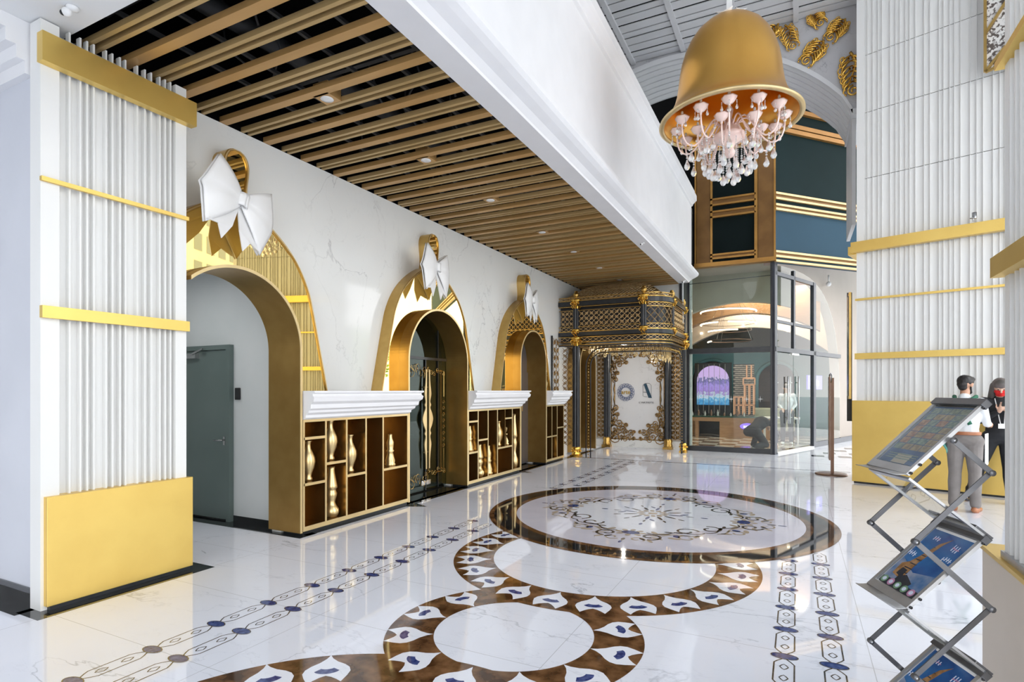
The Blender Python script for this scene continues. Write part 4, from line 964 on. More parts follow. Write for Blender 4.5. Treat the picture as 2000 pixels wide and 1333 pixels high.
for sx in (-1, 1):
    for sz in (0, 1):
        for (a, b, r, a0, dr) in cor:
            zc = b if not sz else 2.92-b
            sp_ = spiral(a*sx, zc, r, r*.15, a0+(PI if sx < 0 else 0), 1.6*dr*sx*(1 if sz else -1), 14)
            w.tube([(p, -.015, q_) for p, q_ in sp_], [.0185*(1-.04*i) for i in range(15)], 5)
            w.ball((a*sx, -.02, zc), .024, n=6, sc=(1, .6, 1))
        for t in range(6):
            z_ = (.25+t*.15); a = .70-.03*math.sin(t*2); w.tube([(a*sx, -.01, (z_ if not sz else 2.92-z_)), ((a-.10)*sx, -.03, (z_+.08 if not sz else 2.92-z_-.08)), ((a-.14)*sx, -.01, (z_+.02 if not sz else 2.92-z_-.02))], [.02, .024, .006], 5)
    w.tube([(.62*sx, -.01, 1.14), (.63*sx, -.03, 1.30), (.62*sx, -.01, 1.46), (.63*sx, -.03, 1.60), (.62*sx, -.01, 1.78)], [.01, .028, .016, .028, .01], 6)
    w.tube([(.72*sx, -.01, .22), (.72*sx, -.01, 2.7)], .014, 5)
w.tube([(-.72, -.01, .22), (.72, -.01, .22)], .014, 5); w.tube([(-.72, -.01, 2.7), (.72, -.01, 2.7)], .014, 5)
w.build('scrollwork', M['ornate_dark'], pn)
for x0, x1, lb in ((-5.0, -4.78, 'narrow bronze filigree wall panel on the left of the scroll panel'), (-2.98, -2.62, 'narrow bronze filigree wall panel on the right of the scroll panel')):
    sd = empty('filigree_wall_panel', ((x0+x1)/2, 15.22, 0), 0, lb, 'wall panel')
    c = (x0+x1)/2; w = MB(); w.box(x0-c, x1-c, 0, .03, .22, 2.72); w.build('panel_back', mottled('beige_panel', (.44, .37, .29), (.50, .43, .34), 4, .4), sd)
    filigree('filigree', x0-c, x1-c, .25, 2.7, 'ornate_dark', parent=sd, fn=lambda s, z: (s, -.012, z), cell=.12, rr=.013)
for x, lb in ((-4.69, 'fluted black pilaster left of the scroll panel'), (-3.03, 'fluted black pilaster right of the scroll panel')):
    pl = empty('fluted_pilaster', (x, 15.12, 0), 0, lb, 'pilaster')
    w = MB(); w.lathe([(.085, .26), (.085, 2.6)], n=24, flute=.14, smooth=False); w.build('pilaster_shaft', M['blackmetal'], pl)
    w = MB(); w.box(-.12, .12, -.1, .1, 0, .06); w.lathe([(.11, .06), (.12, .10), (.10, .16), (.12, .22), (.09, .27)], n=16, flute=.1); w.build('pilaster_base', M['ornate'], pl)
    w = MB(); w.lathe([(.09, 2.55), (.10, 2.62), (.13, 2.70), (.13, 2.74), (0, 2.74)], n=16, flute=.1); w.build('pilaster_capital', M['ornate'], pl)
# logos on the marble panel
def text(body, size, m, name='lettering', depth=.004, parent=None, loc=(0, 0, 0), rot=(PI/2, 0, 0), sx=1, bold=0):
    cu = bpy.data.curves.new(name, 'FONT'); cu.body = body; cu.size = size; cu.extrude = depth; cu.align_x = 'CENTER'; cu.align_y = 'CENTER'; cu.offset = bold; cu.resolution_u = 3
    t = bpy.data.objects.new(name, cu); COL.objects.link(t); bpy.context.view_layer.update()
    me = bpy.data.meshes.new_from_object(t); bpy.data.objects.remove(t); me.materials.append(m)
    o = bpy.data.objects.new(name, me); COL.objects.link(o); o.location = loc; o.rotation_euler = rot; o.scale = (sx, 1, 1)
    if parent is not None: o.parent = parent
    return o
inkblue = mat('ink_blue', (.03, .07, .22), .4); inkteal = mat('ink_teal', (.01, .05, .09), .4); ochre = mat('ochre_letter', (.42, .26, .03), .4); inkgrey = mat('ink_grey', (.06, .06, .07), .5)
lg = empty('logo_sign', (-4.18, 15.20, 1.50), 0, 'round blue lace logo reading arte on the marble scroll panel', 'logo')
w = MB()
for k in range(16):
    a = k*PI/8; c = (.18*math.cos(a), .18*math.sin(a)); sp_ = spiral(c[0], c[1], .045, .012, a, 1.4, 10); w.tube([(p, 0, q_) for p, q_ in sp_], .0055, 4, cap=False)
    w.tube([(.135*math.cos(a+t), 0, .135*math.sin(a+t)) for t in (0, .2, .39)], .005, 4, cap=False)
    w.tube([(.225*math.cos(a+.39*t)*(1+.06*math.sin(PI*t)), 0, .225*math.sin(a+.39*t)*(1+.06*math.sin(PI*t))) for t in (0, .25, .5, .75, 1)], .005, 4, cap=False)
    w.ball((.16*math.cos(a+.2), 0, .16*math.sin(a+.2)), .010, n=5)
w.build('lace_ring', inkblue, lg)
text('arte', .155, ochre, parent=lg, loc=(0, -.01, .0), bold=.002)
lg = empty('logo_sign', (-3.60, 15.20, 1.52), 0, 'tall letter A logo with dark slanted stroke on the marble scroll panel', 'logo')
w = MB(); w.plate(lambda a, b, h: (a, -h, b), [(-.09, .19), (-.02, .22), (.13, -.17), (.04, -.17)], (), 0, .008); w.build('slanted_stroke', inkteal, lg)
w = MB(); w.tube([(.11, 0, -.12), (.11, 0, .17), (.06, 0, .22), (-.06, 0, .22), (-.11, 0, .17), (-.11, 0, -.12), (-.06, 0, -.14), (0, 0, -.14)], .004, 4); w.bar((-.10, -.002, -.02), (.0, -.002, -.02), .004, .012); w.build('letter_outline', inkgrey, lg)
text("L'ARTISTE", .062, inkgrey, parent=lg, loc=(-.02, -.004, -.30), sx=1.5)
# ------------------------------------------------------------------ glazed shop front
T = (.352, .936)                                   # direction of the door side, seen from above
C0 = (-.50, 15.05)
def dl(s, off=0): return (C0[0]+T[0]*s+T[1]*off, C0[1]+T[1]*s-T[0]*off)
def on_door(u, v):       # distance along the door side and height for a photo position
    d = ray(u, v); n_ = (T[1], -T[0]); t = (C0[0]*n_[0]+C0[1]*n_[1])/(d[0]*n_[0]+d[1]*n_[1])
    p = (d[0]*t, d[1]*t); return ((p[0]-C0[0])*T[0]+(p[1]-C0[1])*T[1], HC+d[2]*t)
dang = math.atan2(T[1], T[0])
w1 = empty('window_1', (-1.5, 15.15, 0)); w1['kind'] = 'structure'
w = MB(); w.box(-1.0, .98, -.01, .0, .10, 4.66); w.build('window_glass', M['glass'], w1)
w = MB(); w.box(-1.0, .93, -.06, .06, .0, .12); w.box(-1.0, .93, -.05, .05, 2.49, 2.62); w.box(.92, 1.03, -.14, .06, 0, 4.72); w.box(-1.06, -.99, -.05, .05, 0, 4.66); w.build('window_frame', M['blackmetal'], w1)
w = MB(); w.tube([(-1.0, 0, 4.30), (.92, 0, 4.36)], .008, 5); w.build('glass_joint', M['framegrey'], w1)
w2 = empty('window_2', (C0[0], C0[1], 0), dang); w2['kind'] = 'structure'
s2, _ = on_door(1588, 768); s3, _ = on_door(1640, 768); sm, _ = on_door(1549, 768)
fr = MB()
fr.box(-.05, .10, -.04, .06, 0, 4.68); fr.box(s2-.08, s2+.08, -.05, .05, 0, on_door(1588, 553)[1]); fr.box(sm-.05, sm+.05, -.04, .04, 2.55, on_door(1549, 530)[1])
zt = lambda s: on_door(1517, 535)[1]+(on_door(1588, 556)[1]-on_door(1517, 535)[1])*s/s2
fr.bar((0, 0, zt(0)), (s2+.05, 0, zt(s2)), .08, .09); zh = on_door(1552, 687)[1]
fr.box(0, s3-.05, -.05, .05, zh-.05, zh+.06); zm = on_door(1549, 634)[1]; fr.box(0, s2, -.03, .03, zm-.035, zm+.035)
fr.build('window_frame', M['framegrey'], w2)
arcp = [on_door(u, v) for u, v in [(1640, 862), (1640, 760), (1637, 700), (1632, 655), (1625, 620), (1616, 592), (1605, 570), (1596, 558), (1585, 546), (1570, 536), (1550, 527), (1530, 521), (1519, 519)]]
arcp[0] = (arcp[0][0], 0)
w = MB(); w.plate(lambda a, b, h: (a, h, b), [(s2, .06)]+[(a, max(b, .06)) for a, b in arcp]+[(.06, zt(0)), (.06, zh), (s2, zh)], (), -.004, .004); w.build('window_glass', M['glass'], w2)
w = MB(); w.box(s2, s3+.0, -.04, .04, 0, .14); w.build('window_sill', M['framegrey'], w2)
# glass door leaves
d4 = empty('door_4', (C0[0], C0[1], 0), dang); d4['kind'] = 'structure'
mid = on_door(1549, 768)[0]
for a, b in ((.12, mid-.01), (mid+.01, s2-.09)):
    w = MB(); w.box(a, b, -.006, .006, .09, zh-.07); w.build('door_leaf', M['glass'], d4)
w = MB(); w.box(.1, s2-.08, -.06, .06, 0, .04); w.build('door_sill', M['wallw'], d4)
for uu in (1520, 1535, 1547, 1556):
    s_ = on_door(uu, 768)[0]; w = MB(); sg = 1 if uu in (1535, 1556) else -1
    w.tube([(s_, -.05*sg, on_door(uu, 736)[1]), (s_, -.05*sg, on_door(uu, 828)[1])], .018, 8); w.tube([(s_, 0, on_door(uu, 748)[1]), (s_, -.05*sg, on_door(uu, 748)[1])], .012, 6); w.tube([(s_, 0, on_door(uu, 816)[1]), (s_, -.05*sg, on_door(uu, 816)[1])], .012, 6)
    w.build('door_handle', M['steel'], d4)
w = MB(); a = on_door(1545, 692)[0]; w.box(a, a+.45, -.03, .03, zh-.10, zh-.05); w.build('door_closer', M['white'], d4)
# cream wall with the arched opening, running back along the door side
w = MB()
hole = arcp+[]
outer = [(arcp[0][0], 0), (16, 0), (16, 5.6), (-.0, 5.6), (-.0, arcp[-1][1])]+arcp[::-1][0:-1]
w.plate(lambda a, b, h: (*dl(a, -h), b), outer, (), 0, .25)
tag(w.build('wall_right', M['cream']), kind='structure')
w = MB(); w.plate(lambda a, b, h: (*dl(a, h), b), [(s3, 0), (15, 0), (15, .15), (s3, .15)], (), .002, .03); tag(w.build('baseboard_right', M['framegrey']), kind='structure')
sx_, sz_ = on_door(1603, 536)
e = empty('security_camera', (*dl(sx_+.3, .1), sz_-.25), 0, 'small white camera on the cream wall above the arched glass', 'security camera', 'security cameras')
w = MB(); w.ball((0, 0, 0), .07, n=10); w.build('camera_head', M['white'], e); w = MB(); w.tube([(0, 0, .05), (0, 0, .25)], .02, 6); w.build('camera_mount', M['white'], e)
# ------------------------------------------------------------------ upper facade above the shop
w = MB(); w.box(-2.30, -.50, 15.0, 15.1, 4.72, 10); tag(w.build('wall_upper', M['tealdark']), kind='structure')
OA = (.669, .743); OP = (-.50, 15.0)
def op(s, off=0): return (OP[0]+OA[0]*s+OA[1]*off, OP[1]+OA[1]*s-OA[0]*off)
def on_ob(u, v):
    d = ray(u, v); n_ = (OA[1], -OA[0]); t = (OP[0]*n_[0]+OP[1]*n_[1])/(d[0]*n_[0]+d[1]*n_[1])
    p = (d[0]*t, d[1]*t); return ((p[0]-OP[0])*OA[0]+(p[1]-OP[1])*OA[1], HC+d[2]*t)
w = MB()
z0 = on_ob(1512, 512)[1]
w.plate(lambda a, b, h: (*op(a, -h), b), [(0, z0), (8, z0), (8, 10.4), (0, 10.4)], (), 0, .1, 0)
w.plate(lambda a, b, h: (*op(a, .005-h), b), [(0, on_ob(1512, 395)[1]), (8, on_ob(1512, 395)[1]), (8, 10.3), (0, 10.3)], (), 0, .004, 1)
tag(w.build('wall_oblique', [M['tealblue'], mottled('deep_green_wall', (.006, .018, .019), (.009, .024, .026), .7, .6, spec=.1)]), kind='structure')
w = MB()
w.box(-2.34, -.45, 14.9, 15.1, 4.66, 4.76, 0)
for x0, x1, m_ in ((-2.33, -2.29, 0), (-2.28, -1.96, 1), (-1.95, -1.90, 0), (-.93, -.86, 0), (-.85, -.50, 1), (-.50, -.46, 0)): w.box(x0, x1, 14.93 if m_ == 0 else 14.965, 15.01, 4.74, 9.8, m_)
for z in (4.86, 4.95, 5.90, 6.03, 6.20, 6.34): w.box(-1.95, -.9, 14.93, 15.01, z-.022, z+.022, 0)
for z in (4.90, 5.965, 6.27): w.box(-1.95, -.9, 14.97, 15.01, z-.05, z+.05, 1)
tag(w.build('trim_5', [M['woodgold'], mottled('dark_bronze', (.22, .11, .03), (.17, .08, .02), 3, .4, .4)]), kind='structure')
w = MB()
def ob_strip(v0, v1, h, m_, u=1512, off=.07):
    z = on_ob(u, v0)[1]; zz = on_ob(u, v1)[1]
    w.plate(lambda a, b, h_: (*op(a, h_), b), [(0, zz), (7.5, zz), (7.5, z), (0, z)], (), 0, off, m_)
for v0, v1 in ((376, 380), (386, 390), (398.5, 402.5), (407, 411), (490, 494), (499, 503), (508, 512)): ob_strip(v0, v1, 0, 0)
for v0, v1 in ((380, 386), (402.5, 407), (494, 499)): ob_strip(v0, v1, 0, 1, off=.03)
for zz in (on_ob(1600, 232)[1], on_ob(1600, 262)[1], on_ob(1600, 272)[1]): w.plate(lambda a, b, h_: (*op(a, h_), b), [(0, zz-.05), (7.5, zz-.05), (7.5, zz+.05), (0, zz+.05)], (), 0, .09, 2)
tag(w.build('trim_6', [M['woodpale'], mottled('dark_bronze_b', (.20, .10, .03), (.16, .08, .02), 3, .4, .4), mottled('amber_trim', (.42, .20, .05), (.36, .17, .04), 3, .4, .4)]), kind='structure')
w = MB(); w.plate(lambda a, b, h_: (*op(a, h_), b), [(0, on_ob(1600, 205)[1]), (8, on_ob(1600, 205)[1]), (8, 10.4), (0, 10.4)], (), .0, .02); tag(w.build('trim_7', M['black']), kind='structure')
# ------------------------------------------------------------------ inside the shop
w = MB(); w.box(-4.6, 2.7, 24.0, 24.2, 0, 4.8); tag(w.build('wall_shop_back', M['creamdark']), kind='structure')
w = MB(); w.box(-4.75, -4.65, 15.36, 24, 0, 4.8); tag(w.build('wall_shop_side', M['creamdark']), kind='structure')
w = MB(); w.add([(-2.6, 15.16, 4.75), (-.52, 15.16, 4.75), (2.8, 24.2, 4.75), (-4.7, 24.2, 4.75), (-4.7, 15.4, 4.75), (-2.6, 15.4, 4.75)], [(0, 1, 5), (1, 2, 5), (2, 3, 4, 5)]); tag(w.build('ceiling_shop', M['cream']), kind='structure')
# vaulting ribs: stepped arches one behind the other
def rib(y, apex_u, apex_v, R, th, dep, m_, nm):
    cx_, az = at_y(apex_u, apex_v, y); cz = az-R; w = MB()
    a = [(cx_+R*math.cos(t), cz+R*math.sin(t)) for t in [PI*(.04+.92*i/48) for i in range(49)]]
    xm_ = -.5+.376*(y-15.05)-.06; a = [p for p in a if p[1] > .0 and -4.6 < p[0] < xm_]
    top = [(a[0][0], 5.0), (a[-1][0], 5.0)]
    w.plate(fXZ(y), a+[(a[-1][0], 4.78), (a[0][0]+.0, 4.78)], (), 0, dep, 0)
    tag(w.build(nm, m_), kind='structure')
rib(16.6, 1445, 590, 3.6, .2, .25, M['creamdark'], 'trim_8'); rib(18.4, 1452, 612, 3.6, .2, .4, M['wood'], 'trim_9'); rib(20.2, 1462, 640, 3.5, .2, .25, M['cream'], 'trim_10')
# teal arcade
Yt = 21.6
w = MB(); a0 = -4.6; a1 = -.5+.376*(Yt-15.05)-.1; zt_ = 2.95
def sarch(u0, u1, vt, y):
    x0 = at_y(u0, 768, y)[0]; x1 = at_y(u1, 768, y)[0]; c, zt2 = (x0+x1)/2, at_y((u0+u1)/2, vt, y)[1]; r = (x1-x0)/2
    return [(x0, 0)]+[(c-r*math.cos(PI*i/16), max(.2, zt2-r)+r*math.sin(PI*i/16)) for i in range(17)]+[(x1, 0)]
h1 = sarch(1350, 1432, 703, Yt); h2 = sarch(1478, 1556, 708, Yt)
outer = [(a0, 0)]+h1+h2+[(a1, 0), (a1, zt_), (a0, zt_)]
w.plate(fXZ(Yt), outer, (), 0, .3)
for hh in (h1, h2):
    w.tube([(x, Yt-.02, z) for x, z in hh], .07, 6)
tag(w.build('wall_teal', M['teal']), kind='structure')
w = MB(); w.box(-4.6, 2.2, 22.6, 22.65, 0, 3); tag(w.build('wall_alcove', mottled('dark_alcove', (.05, .035, .03), (.12, .07, .05), 1.5, .5)), kind='structure')
# display screen
def scr_mat():
    m = mat('screen_picture', (.5, .4, .7), .3); N, L, p = nodes(m)
    tcn = N.new('ShaderNodeTexCoord'); sp2 = N.new('ShaderNodeSeparateXYZ'); L.new(tcn.outputs['Generated'], sp2.inputs[0])
    nz2 = N.new('ShaderNodeTexNoise'); nz2.inputs['Scale'].default_value = 14; nz2.inputs['Detail'].default_value = 4; L.new(tcn.outputs['Generated'], nz2.inputs[0])
    ad = N.new('ShaderNodeMath'); ad.operation = 'MULTIPLY_ADD'; ad.inputs[1].default_value = .55; L.new(nz2.outputs['Fac'], ad.inputs[0]); L.new(sp2.outputs['Z'], ad.inputs[2])
    r = N.new('ShaderNodeValToRGB'); E = r.color_ramp.elements; E[0].position = .3; E[0].color = (.03, .25, .55, 1); E[1].position = 1.15; E[1].color = (.75, .5, .95, 1)
    for pos, c in ((.42, (.15, .45, .75)), (.5, (.65, .75, .85)), (.6, (.35, .2, .6)), (.75, (.45, .32, .85)), (.92, (.12, .12, .3)), (.96, (.7, .55, .9))):
        k = E.new(pos); k.color = (*c, 1)
    L.new(ad.outputs[0], r.inputs[0]); L.new(r.outputs[0], p.inputs['Emission Color']); p.inputs['Emission Strength'].default_value = .75; p.inputs['Base Color'].default_value = (.02, .02, .02, 1); return m
ys = 20.9
def Q(u, v, y=ys): a = at_y(u, v, y); return a
x0, zb = Q(1361, 791); x1, zt_ = Q(1424, 714)
e = empty('display_screen', ((x0+x1)/2, ys, 0), 0, 'glowing arched screen with pink and blue picture inside the shop', 'screen'); r = (x1-x0)/2
w = MB(); w.plate(lambda a, b, h: (a, h, b), [(-r, zb), (r, zb), (r, zt_-r)]+[(r*math.cos(PI*i/14), zt_-r+r*math.sin(PI*i/14)) for i in range(1, 14)]+[(-r, zt_-r)], (), 0, .05); w.build('screen_panel', scr_mat(), e)
w = MB(); w.box(-r-.08, r+.08, .05, .1, 0, zt_+.1); w.build('screen_stand', M['blackmetal'], e)
for k in range(6): w = MB(); xx = -r+2*r*(k+.3)/6; w.box(xx-.006, xx+.006, -.05, -.04, zb-.3, zt_+.05); w.build('screen_rod', M['steel'], e)
# brick-textured dark partition and copper tower frames
x0, zb = Q(1432, 812, 20.6); x1, zt_ = Q(1473, 711, 20.6)
w = MB()
w.box(x0, x1, 20.6, 20.7, zb, zt_, 0)
nr = 26; 
for j in range(nr):
    z = zb+(zt_-zb)*j/nr
    for k in range(5): xx = x0+(x1-x0)*(k+(.5 if j % 2 else 0))/5; w.box(xx, min(xx+(x1-x0)/5.6, x1), 20.57, 20.6, z, z+(zt_-zb)/nr*.5, 1)
tag(w.build('brick_screen', [M['blackmetal'], mottled('stone_slip', (.20, .18, .16), (.35, .32, .28), 8, .5)]), 'dark partition of staggered stone slips inside the shop', 'partition')
cop = mottled('copper_frame', (.75, .38, .22), (.65, .32, .18), 6, .3, .5)
def tower(u0, u1, vtops, vb, y, label):
    xa, zb2 = at_y(u0, vb, y); xb, _ = at_y(u1, vb, y); o = empty('copper_frame', ((xa+xb)/2, y, zb2), 0, label, 'display frame'); L = (xb-xa)/2; t = .022; w = MB()
    zs = [at_y(u0, v, y)[1]-zb2 for v in vtops]
    for sx in (-1, 0, 1): w.box(sx*L-t, sx*L+t, -t, t, 0, zs[0]); w.box(sx*L-t, sx*L+t, .4-t, .4+t, 0, zs[0])
    for z in zs:
        w.box(-L, L, -t, t, z-t, z+t); w.box(-L, L, .4-t, .4+t, z-t, z+t); w.box(-L-t, -L+t, 0, .4, z-t, z+t); w.box(L-t, L+t, 0, .4, z-t, z+t)
    w.build('frame_bar', cop, o); return o, L, zs, w
tower(1433.5, 1451, (776, 792), 810, 19.9, 'low copper-coloured open frame on the shop counter')
o, L, zs, w = tower(1454, 1472, (752, 739, 792), 810, 19.9, 'tall copper-coloured open tower frame on the shop counter')
w = MB(); t = .02
for sx in (-.5, .5): w.box(sx*L-t, sx*L+t, -t, t, zs[1], zs[1]+.42)
w.box(-L*1.25, L*1.25, -t, t, zs[0]-t, zs[0]+t); w.box(-L*1.25, L*1.25, -t, t, zs[1]-t, zs[1]+t); w.box(-L*1.25-t, -L*1.25+t, -t, t, zs[0], zs[1]); w.box(L*1.25-t, L*1.25+t, -t, t, zs[0], zs[1]); w.build('frame_crown', cop, o)
# counter
x0, zc = at_y(1342, 813, 19.6); x1, _ = at_y(1503, 813, 19.6)
e = empty('shop_counter', (0, 19.6, 0), 0, 'long oak counter with dark green glass top inside the shop', 'counter')
w = MB(); w.box(x0, x1, 0, .9, zc-.03, zc+.02); w.build('counter_top', mottled('green_glass_top', (.02, .06, .04), (.04, .09, .06), 6, .1), e)
w = MB(); w.box(x0, x1, .02, .85, zc-.16, zc-.03); w.build('counter_apron', M['wood'], e)
xm = at_y(1405, 813, 19.6)[0]; w = MB(); w.box(xm, x1, .05, .85, 0, zc-.16); w.build('counter_body', M['wood'], e)
for uu in (1360, 1350): xx = at_y(uu, 813, 19.6)[0]; w = MB(); w.box(xx-.05, xx+.05, .1 if uu == 1360 else .5, .3 if uu == 1360 else .7, 0, zc-.16); w.build('leg', M['wood'], e)
rd = random.Random(3)
for k in range(9):
    xx = x0+.15+(x1-x0)*.72*k/9; h = rd.uniform(.10, .26); w = MB(); w.lathe([(.03, 0), (.035, h*.6), (.012, h*.75), (.012, h), (0, h)], n=8); o = w.build('bottle', M['bronze_post'] if k % 2 else M['crystal']); o.location = (xx, 19.75, zc+.02); tag(o, ['leftmost','second from the left','third from the left','fourth from the left','middle','fourth from the right','third from the right','second from the right','rightmost'][k]+' of the small bottles on the long shop counter', 'bottle', 'bottles on the shop counter')
# violet lit sign on the counter front
xs, zs_ = at_y(1459, 834, 19.5); e = empty('lit_sign', (xs, 19.65, zs_), 0, 'small glowing violet oval sign on the counter front', 'sign')
w = MB(); w.plate(lambda a, b, h: (a, -h, b), [(.22*math.cos(t), .10*math.sin(t)) for t in [2*PI*i/20 for i in range(20)]], (), 0, .03); w.build('sign_face', mat('violet_glow', (.20, .12, .9), .4, emit=1.2), e)
text('arte', .15, mat('sign_letter', (.9, .9, 1), .4, emit=1.5), parent=e, loc=(0, -.035, 0))
# checkered floor of the shop (thin tiles laid in the floor)
w = MB(); cb = [mottled('checker_brown', (.20, .13, .09), (.25, .17, .12), 3, .08), mottled('checker_cream', (.60, .56, .50), (.65, .61, .56), 3, .06)]
for i in range(26):
    for j in range(16):
        xx = -4.55+.5*i; yy = 15.25+.55*j
        if xx+.5 > -.45+(yy-15.05)*.376: continue
        w.box(xx, xx+.5, yy, yy+.55, .004, .008, (i+j) % 2)
tag(w.build('floor_shop', cb), kind='structure')
# ring lights
def ringlamp(u, v, Rw, y, a0, a1, label, tilt=.0):
    x, z = at_y(u, v, y); o = empty('ring_light', (x, y, z), 0, label, 'ceiling light', 'ring lights in the shop')
    pts = [(Rw*math.cos(t), Rw*math.sin(t), tilt*math.cos(t)) for t in [a0+(a1-a0)*i/32 for i in range(33)]]
    w = MB(); w.tube(pts, .022, 6); w.build('light_ring', M['ringlamp'], o)
    full = [(Rw*math.cos(t), Rw*math.sin(t), .03+tilt*math.cos(t)) for t in [2*PI*i/32 for i in range(32)]]
    w = MB(); w.tube(full, .008, 5, closed=True); w.build('ring_body', M['bronze_post'], o)
    w = MB()
    for k in range(3): a = k*2.1; w.tube([(Rw*math.cos(a), Rw*math.sin(a), .03+tilt*math.cos(a)), (0, 0, 4.74-z)], .004, 4)
    w.build('suspension_wire', M['steel'], o)
ringlamp(1422, 610, .78, 18.0, PI, 2*PI+.2, 'uppermost glowing ring light hanging in the shop')
ringlamp(1422, 634, .78, 18.0, PI-.1, 1.42*PI, 'middle glowing ring light hanging in the shop, left half')
e = [o for o in COL.objects if o.name.startswith('ring_light')][-1]
w = MB(); w.tube([(.78*math.cos(t), .78*math.sin(t), 0) for t in [1.53*PI+(2.08*PI-1.53*PI)*i/20 for i in range(21)]], .022, 6); w.build('light_ring', M['ringlamp'], e)
ringlamp(1425, 648, .62, 18.3, 1.1*PI, 1.65*PI, 'third glowing ring light hanging in the shop'); ringlamp(1425, 668, .62, 18.3, 1.02*PI, 1.22*PI, 'lowest glowing ring light hanging in the shop, a short arc')
for u, v, y in ((1404, 588, 19), (1370, 653, 19), (1451, 639, 19), (1528, 599, 19), (1540, 648, 19)):
    y = {1404: 21.3, 1528: 20.9}.get(u, 20.15); x, z = at_y(u, v, y); z = min(z, 4.68); w = MB(); w.lathe([(0, 0), (.045, .0), (.045, .05), (0, .05)], n=12); o = w.build('spotlight', M['lamp']); o.location = (x, y, z); tag(o, {1404: 'tiny spotlight above the uppermost ring light', 1370: 'tiny spotlight left of the lower ring lights', 1451: 'tiny spotlight right of the middle ring light', 1528: 'tiny spotlight behind the upper door-side panes', 1540: 'tiny spotlight behind the lower door-side panes'}[u], 'spotlight', 'spotlights in the shop')
lt = bpy.data.lights.new('shop_light', 'AREA'); lt.energy = 260; lt.size = 2.4; lt.color = (1, .86, .68); lo = bpy.data.objects.new('shop_light', lt); COL.objects.link(lo); lo.location = (-.9, 19, 4.6)
# sofa and white table in the shop
x, z = at_y(1487, 810, 20.5)
e = empty('sofa', (x, 20.62, 0), 0, 'pale green low sofa behind the end of the shop counter', 'sofa')
w = MB(); w.box(-.3, 1.0, 0, .7, .2, .5); w.build('seat', mottled('pale_green_fabric', (.42, .45, .36), (.48, .5, .4), 8, .8), e, bevel=.05); w = MB(); w.box(-.3, 1.0, .55, .8, .3, .95); w.build('backrest', mottled('pale_green_fabric_b', (.42, .45, .36), (.48, .5, .4), 8, .8), e, bevel=.06)
px, py = dl(3.4, -1.2)
e = empty('display_table', (px, py, 0), 0, 'white display table behind the glass doors', 'table')
w = MB(); w.box(-.5, .5, -.3, .3, .70, .75); w.build('tabletop', M['white'], e, bevel=.01)
for sx in (-1, 1):
    for sy in (-1, 1): w = MB(); w.box(sx*.45-.02, sx*.45+.02, sy*.25-.02, sy*.25+.02, 0, .7); w.build('leg', M['white'], e)
px, py = dl(5.3, -.7)
x_, z_ = on_door(1604, 747); px, py = dl(x_+.5, -.35)
e = empty('lit_sign', (px, py, z_), dang, 'blurred violet lit sign behind the side glass near the stanchion', 'sign')
w = MB(); w.box(-.02, .02, .02, .05, -z_, .1); w.build('sign_post', M['steel'], e); w = MB(); w.box(-.55, .55, -.02, .02, -.2, .2); w.build('sign_face', mat('violet_glow_b', (.22, .18, .85), .4, emit=.45), e)
text('arte', .34, mat('sign_letter_b', (.75, .75, 1), .4, emit=.7), parent=e, loc=(0, -.03, 0))
# star decals on the glass
for i, (u, v) in enumerate(((1348, 780), (1428, 780), (1458, 780), (1485, 780))):
    x, z = at_y(u, v, 15.12); w = MB(); w.plate(lambda a, b, h: (a, -h, b), [(.07*math.cos(t*PI/4)*(1 if t % 2 == 0 else .16), .09*math.sin(t*PI/4)*(1 if t % 2 == 0 else .16)) for t in range(8)], (), 0, .002); o = w.build('star_decal', mat('frosted_decal', (.7, .72, .72), .6) if i == 0 else bpy.data.materials['frosted_decal']); o.location = (x, 15.12, z)
    tag(o, ['small frosted star sticker at the left edge of the shop window', 'small frosted star sticker between screen and low copper frame', 'small frosted star sticker in front of the copper tower', 'small frosted star sticker nearest the window corner post'][i], 'sticker', 'star stickers on the shop window')
# ------------------------------------------------------------------ bronze sign stanchion
e = empty('sign_stand', (.562, 11.95, 0), 0, 'slim bronze post on a round base beside the right fluted column', 'stand')
w = MB(); w.lathe([(.27, 0), (.27, .015), (.25, .025), (0, .03)], n=40); w.build('stand_base', M['bronze_post'], e)
w = MB(); w.box(-.012, .042, -.02, .02, .03, 1.78); w.build('stand_post', M['bronze_post'], e)
w = MB(); w.lathe([(.0, 0), (.028, .02), (.028, .16), (.0, .2)], (-.01, 0, 1.68), 12); w.build('stand_top', M['steel'], e)
w = MB(); w.box(-.045, -.022, -.18, .18, .28, 1.80); w.build('sign_panel', M['bronze_post'], e)
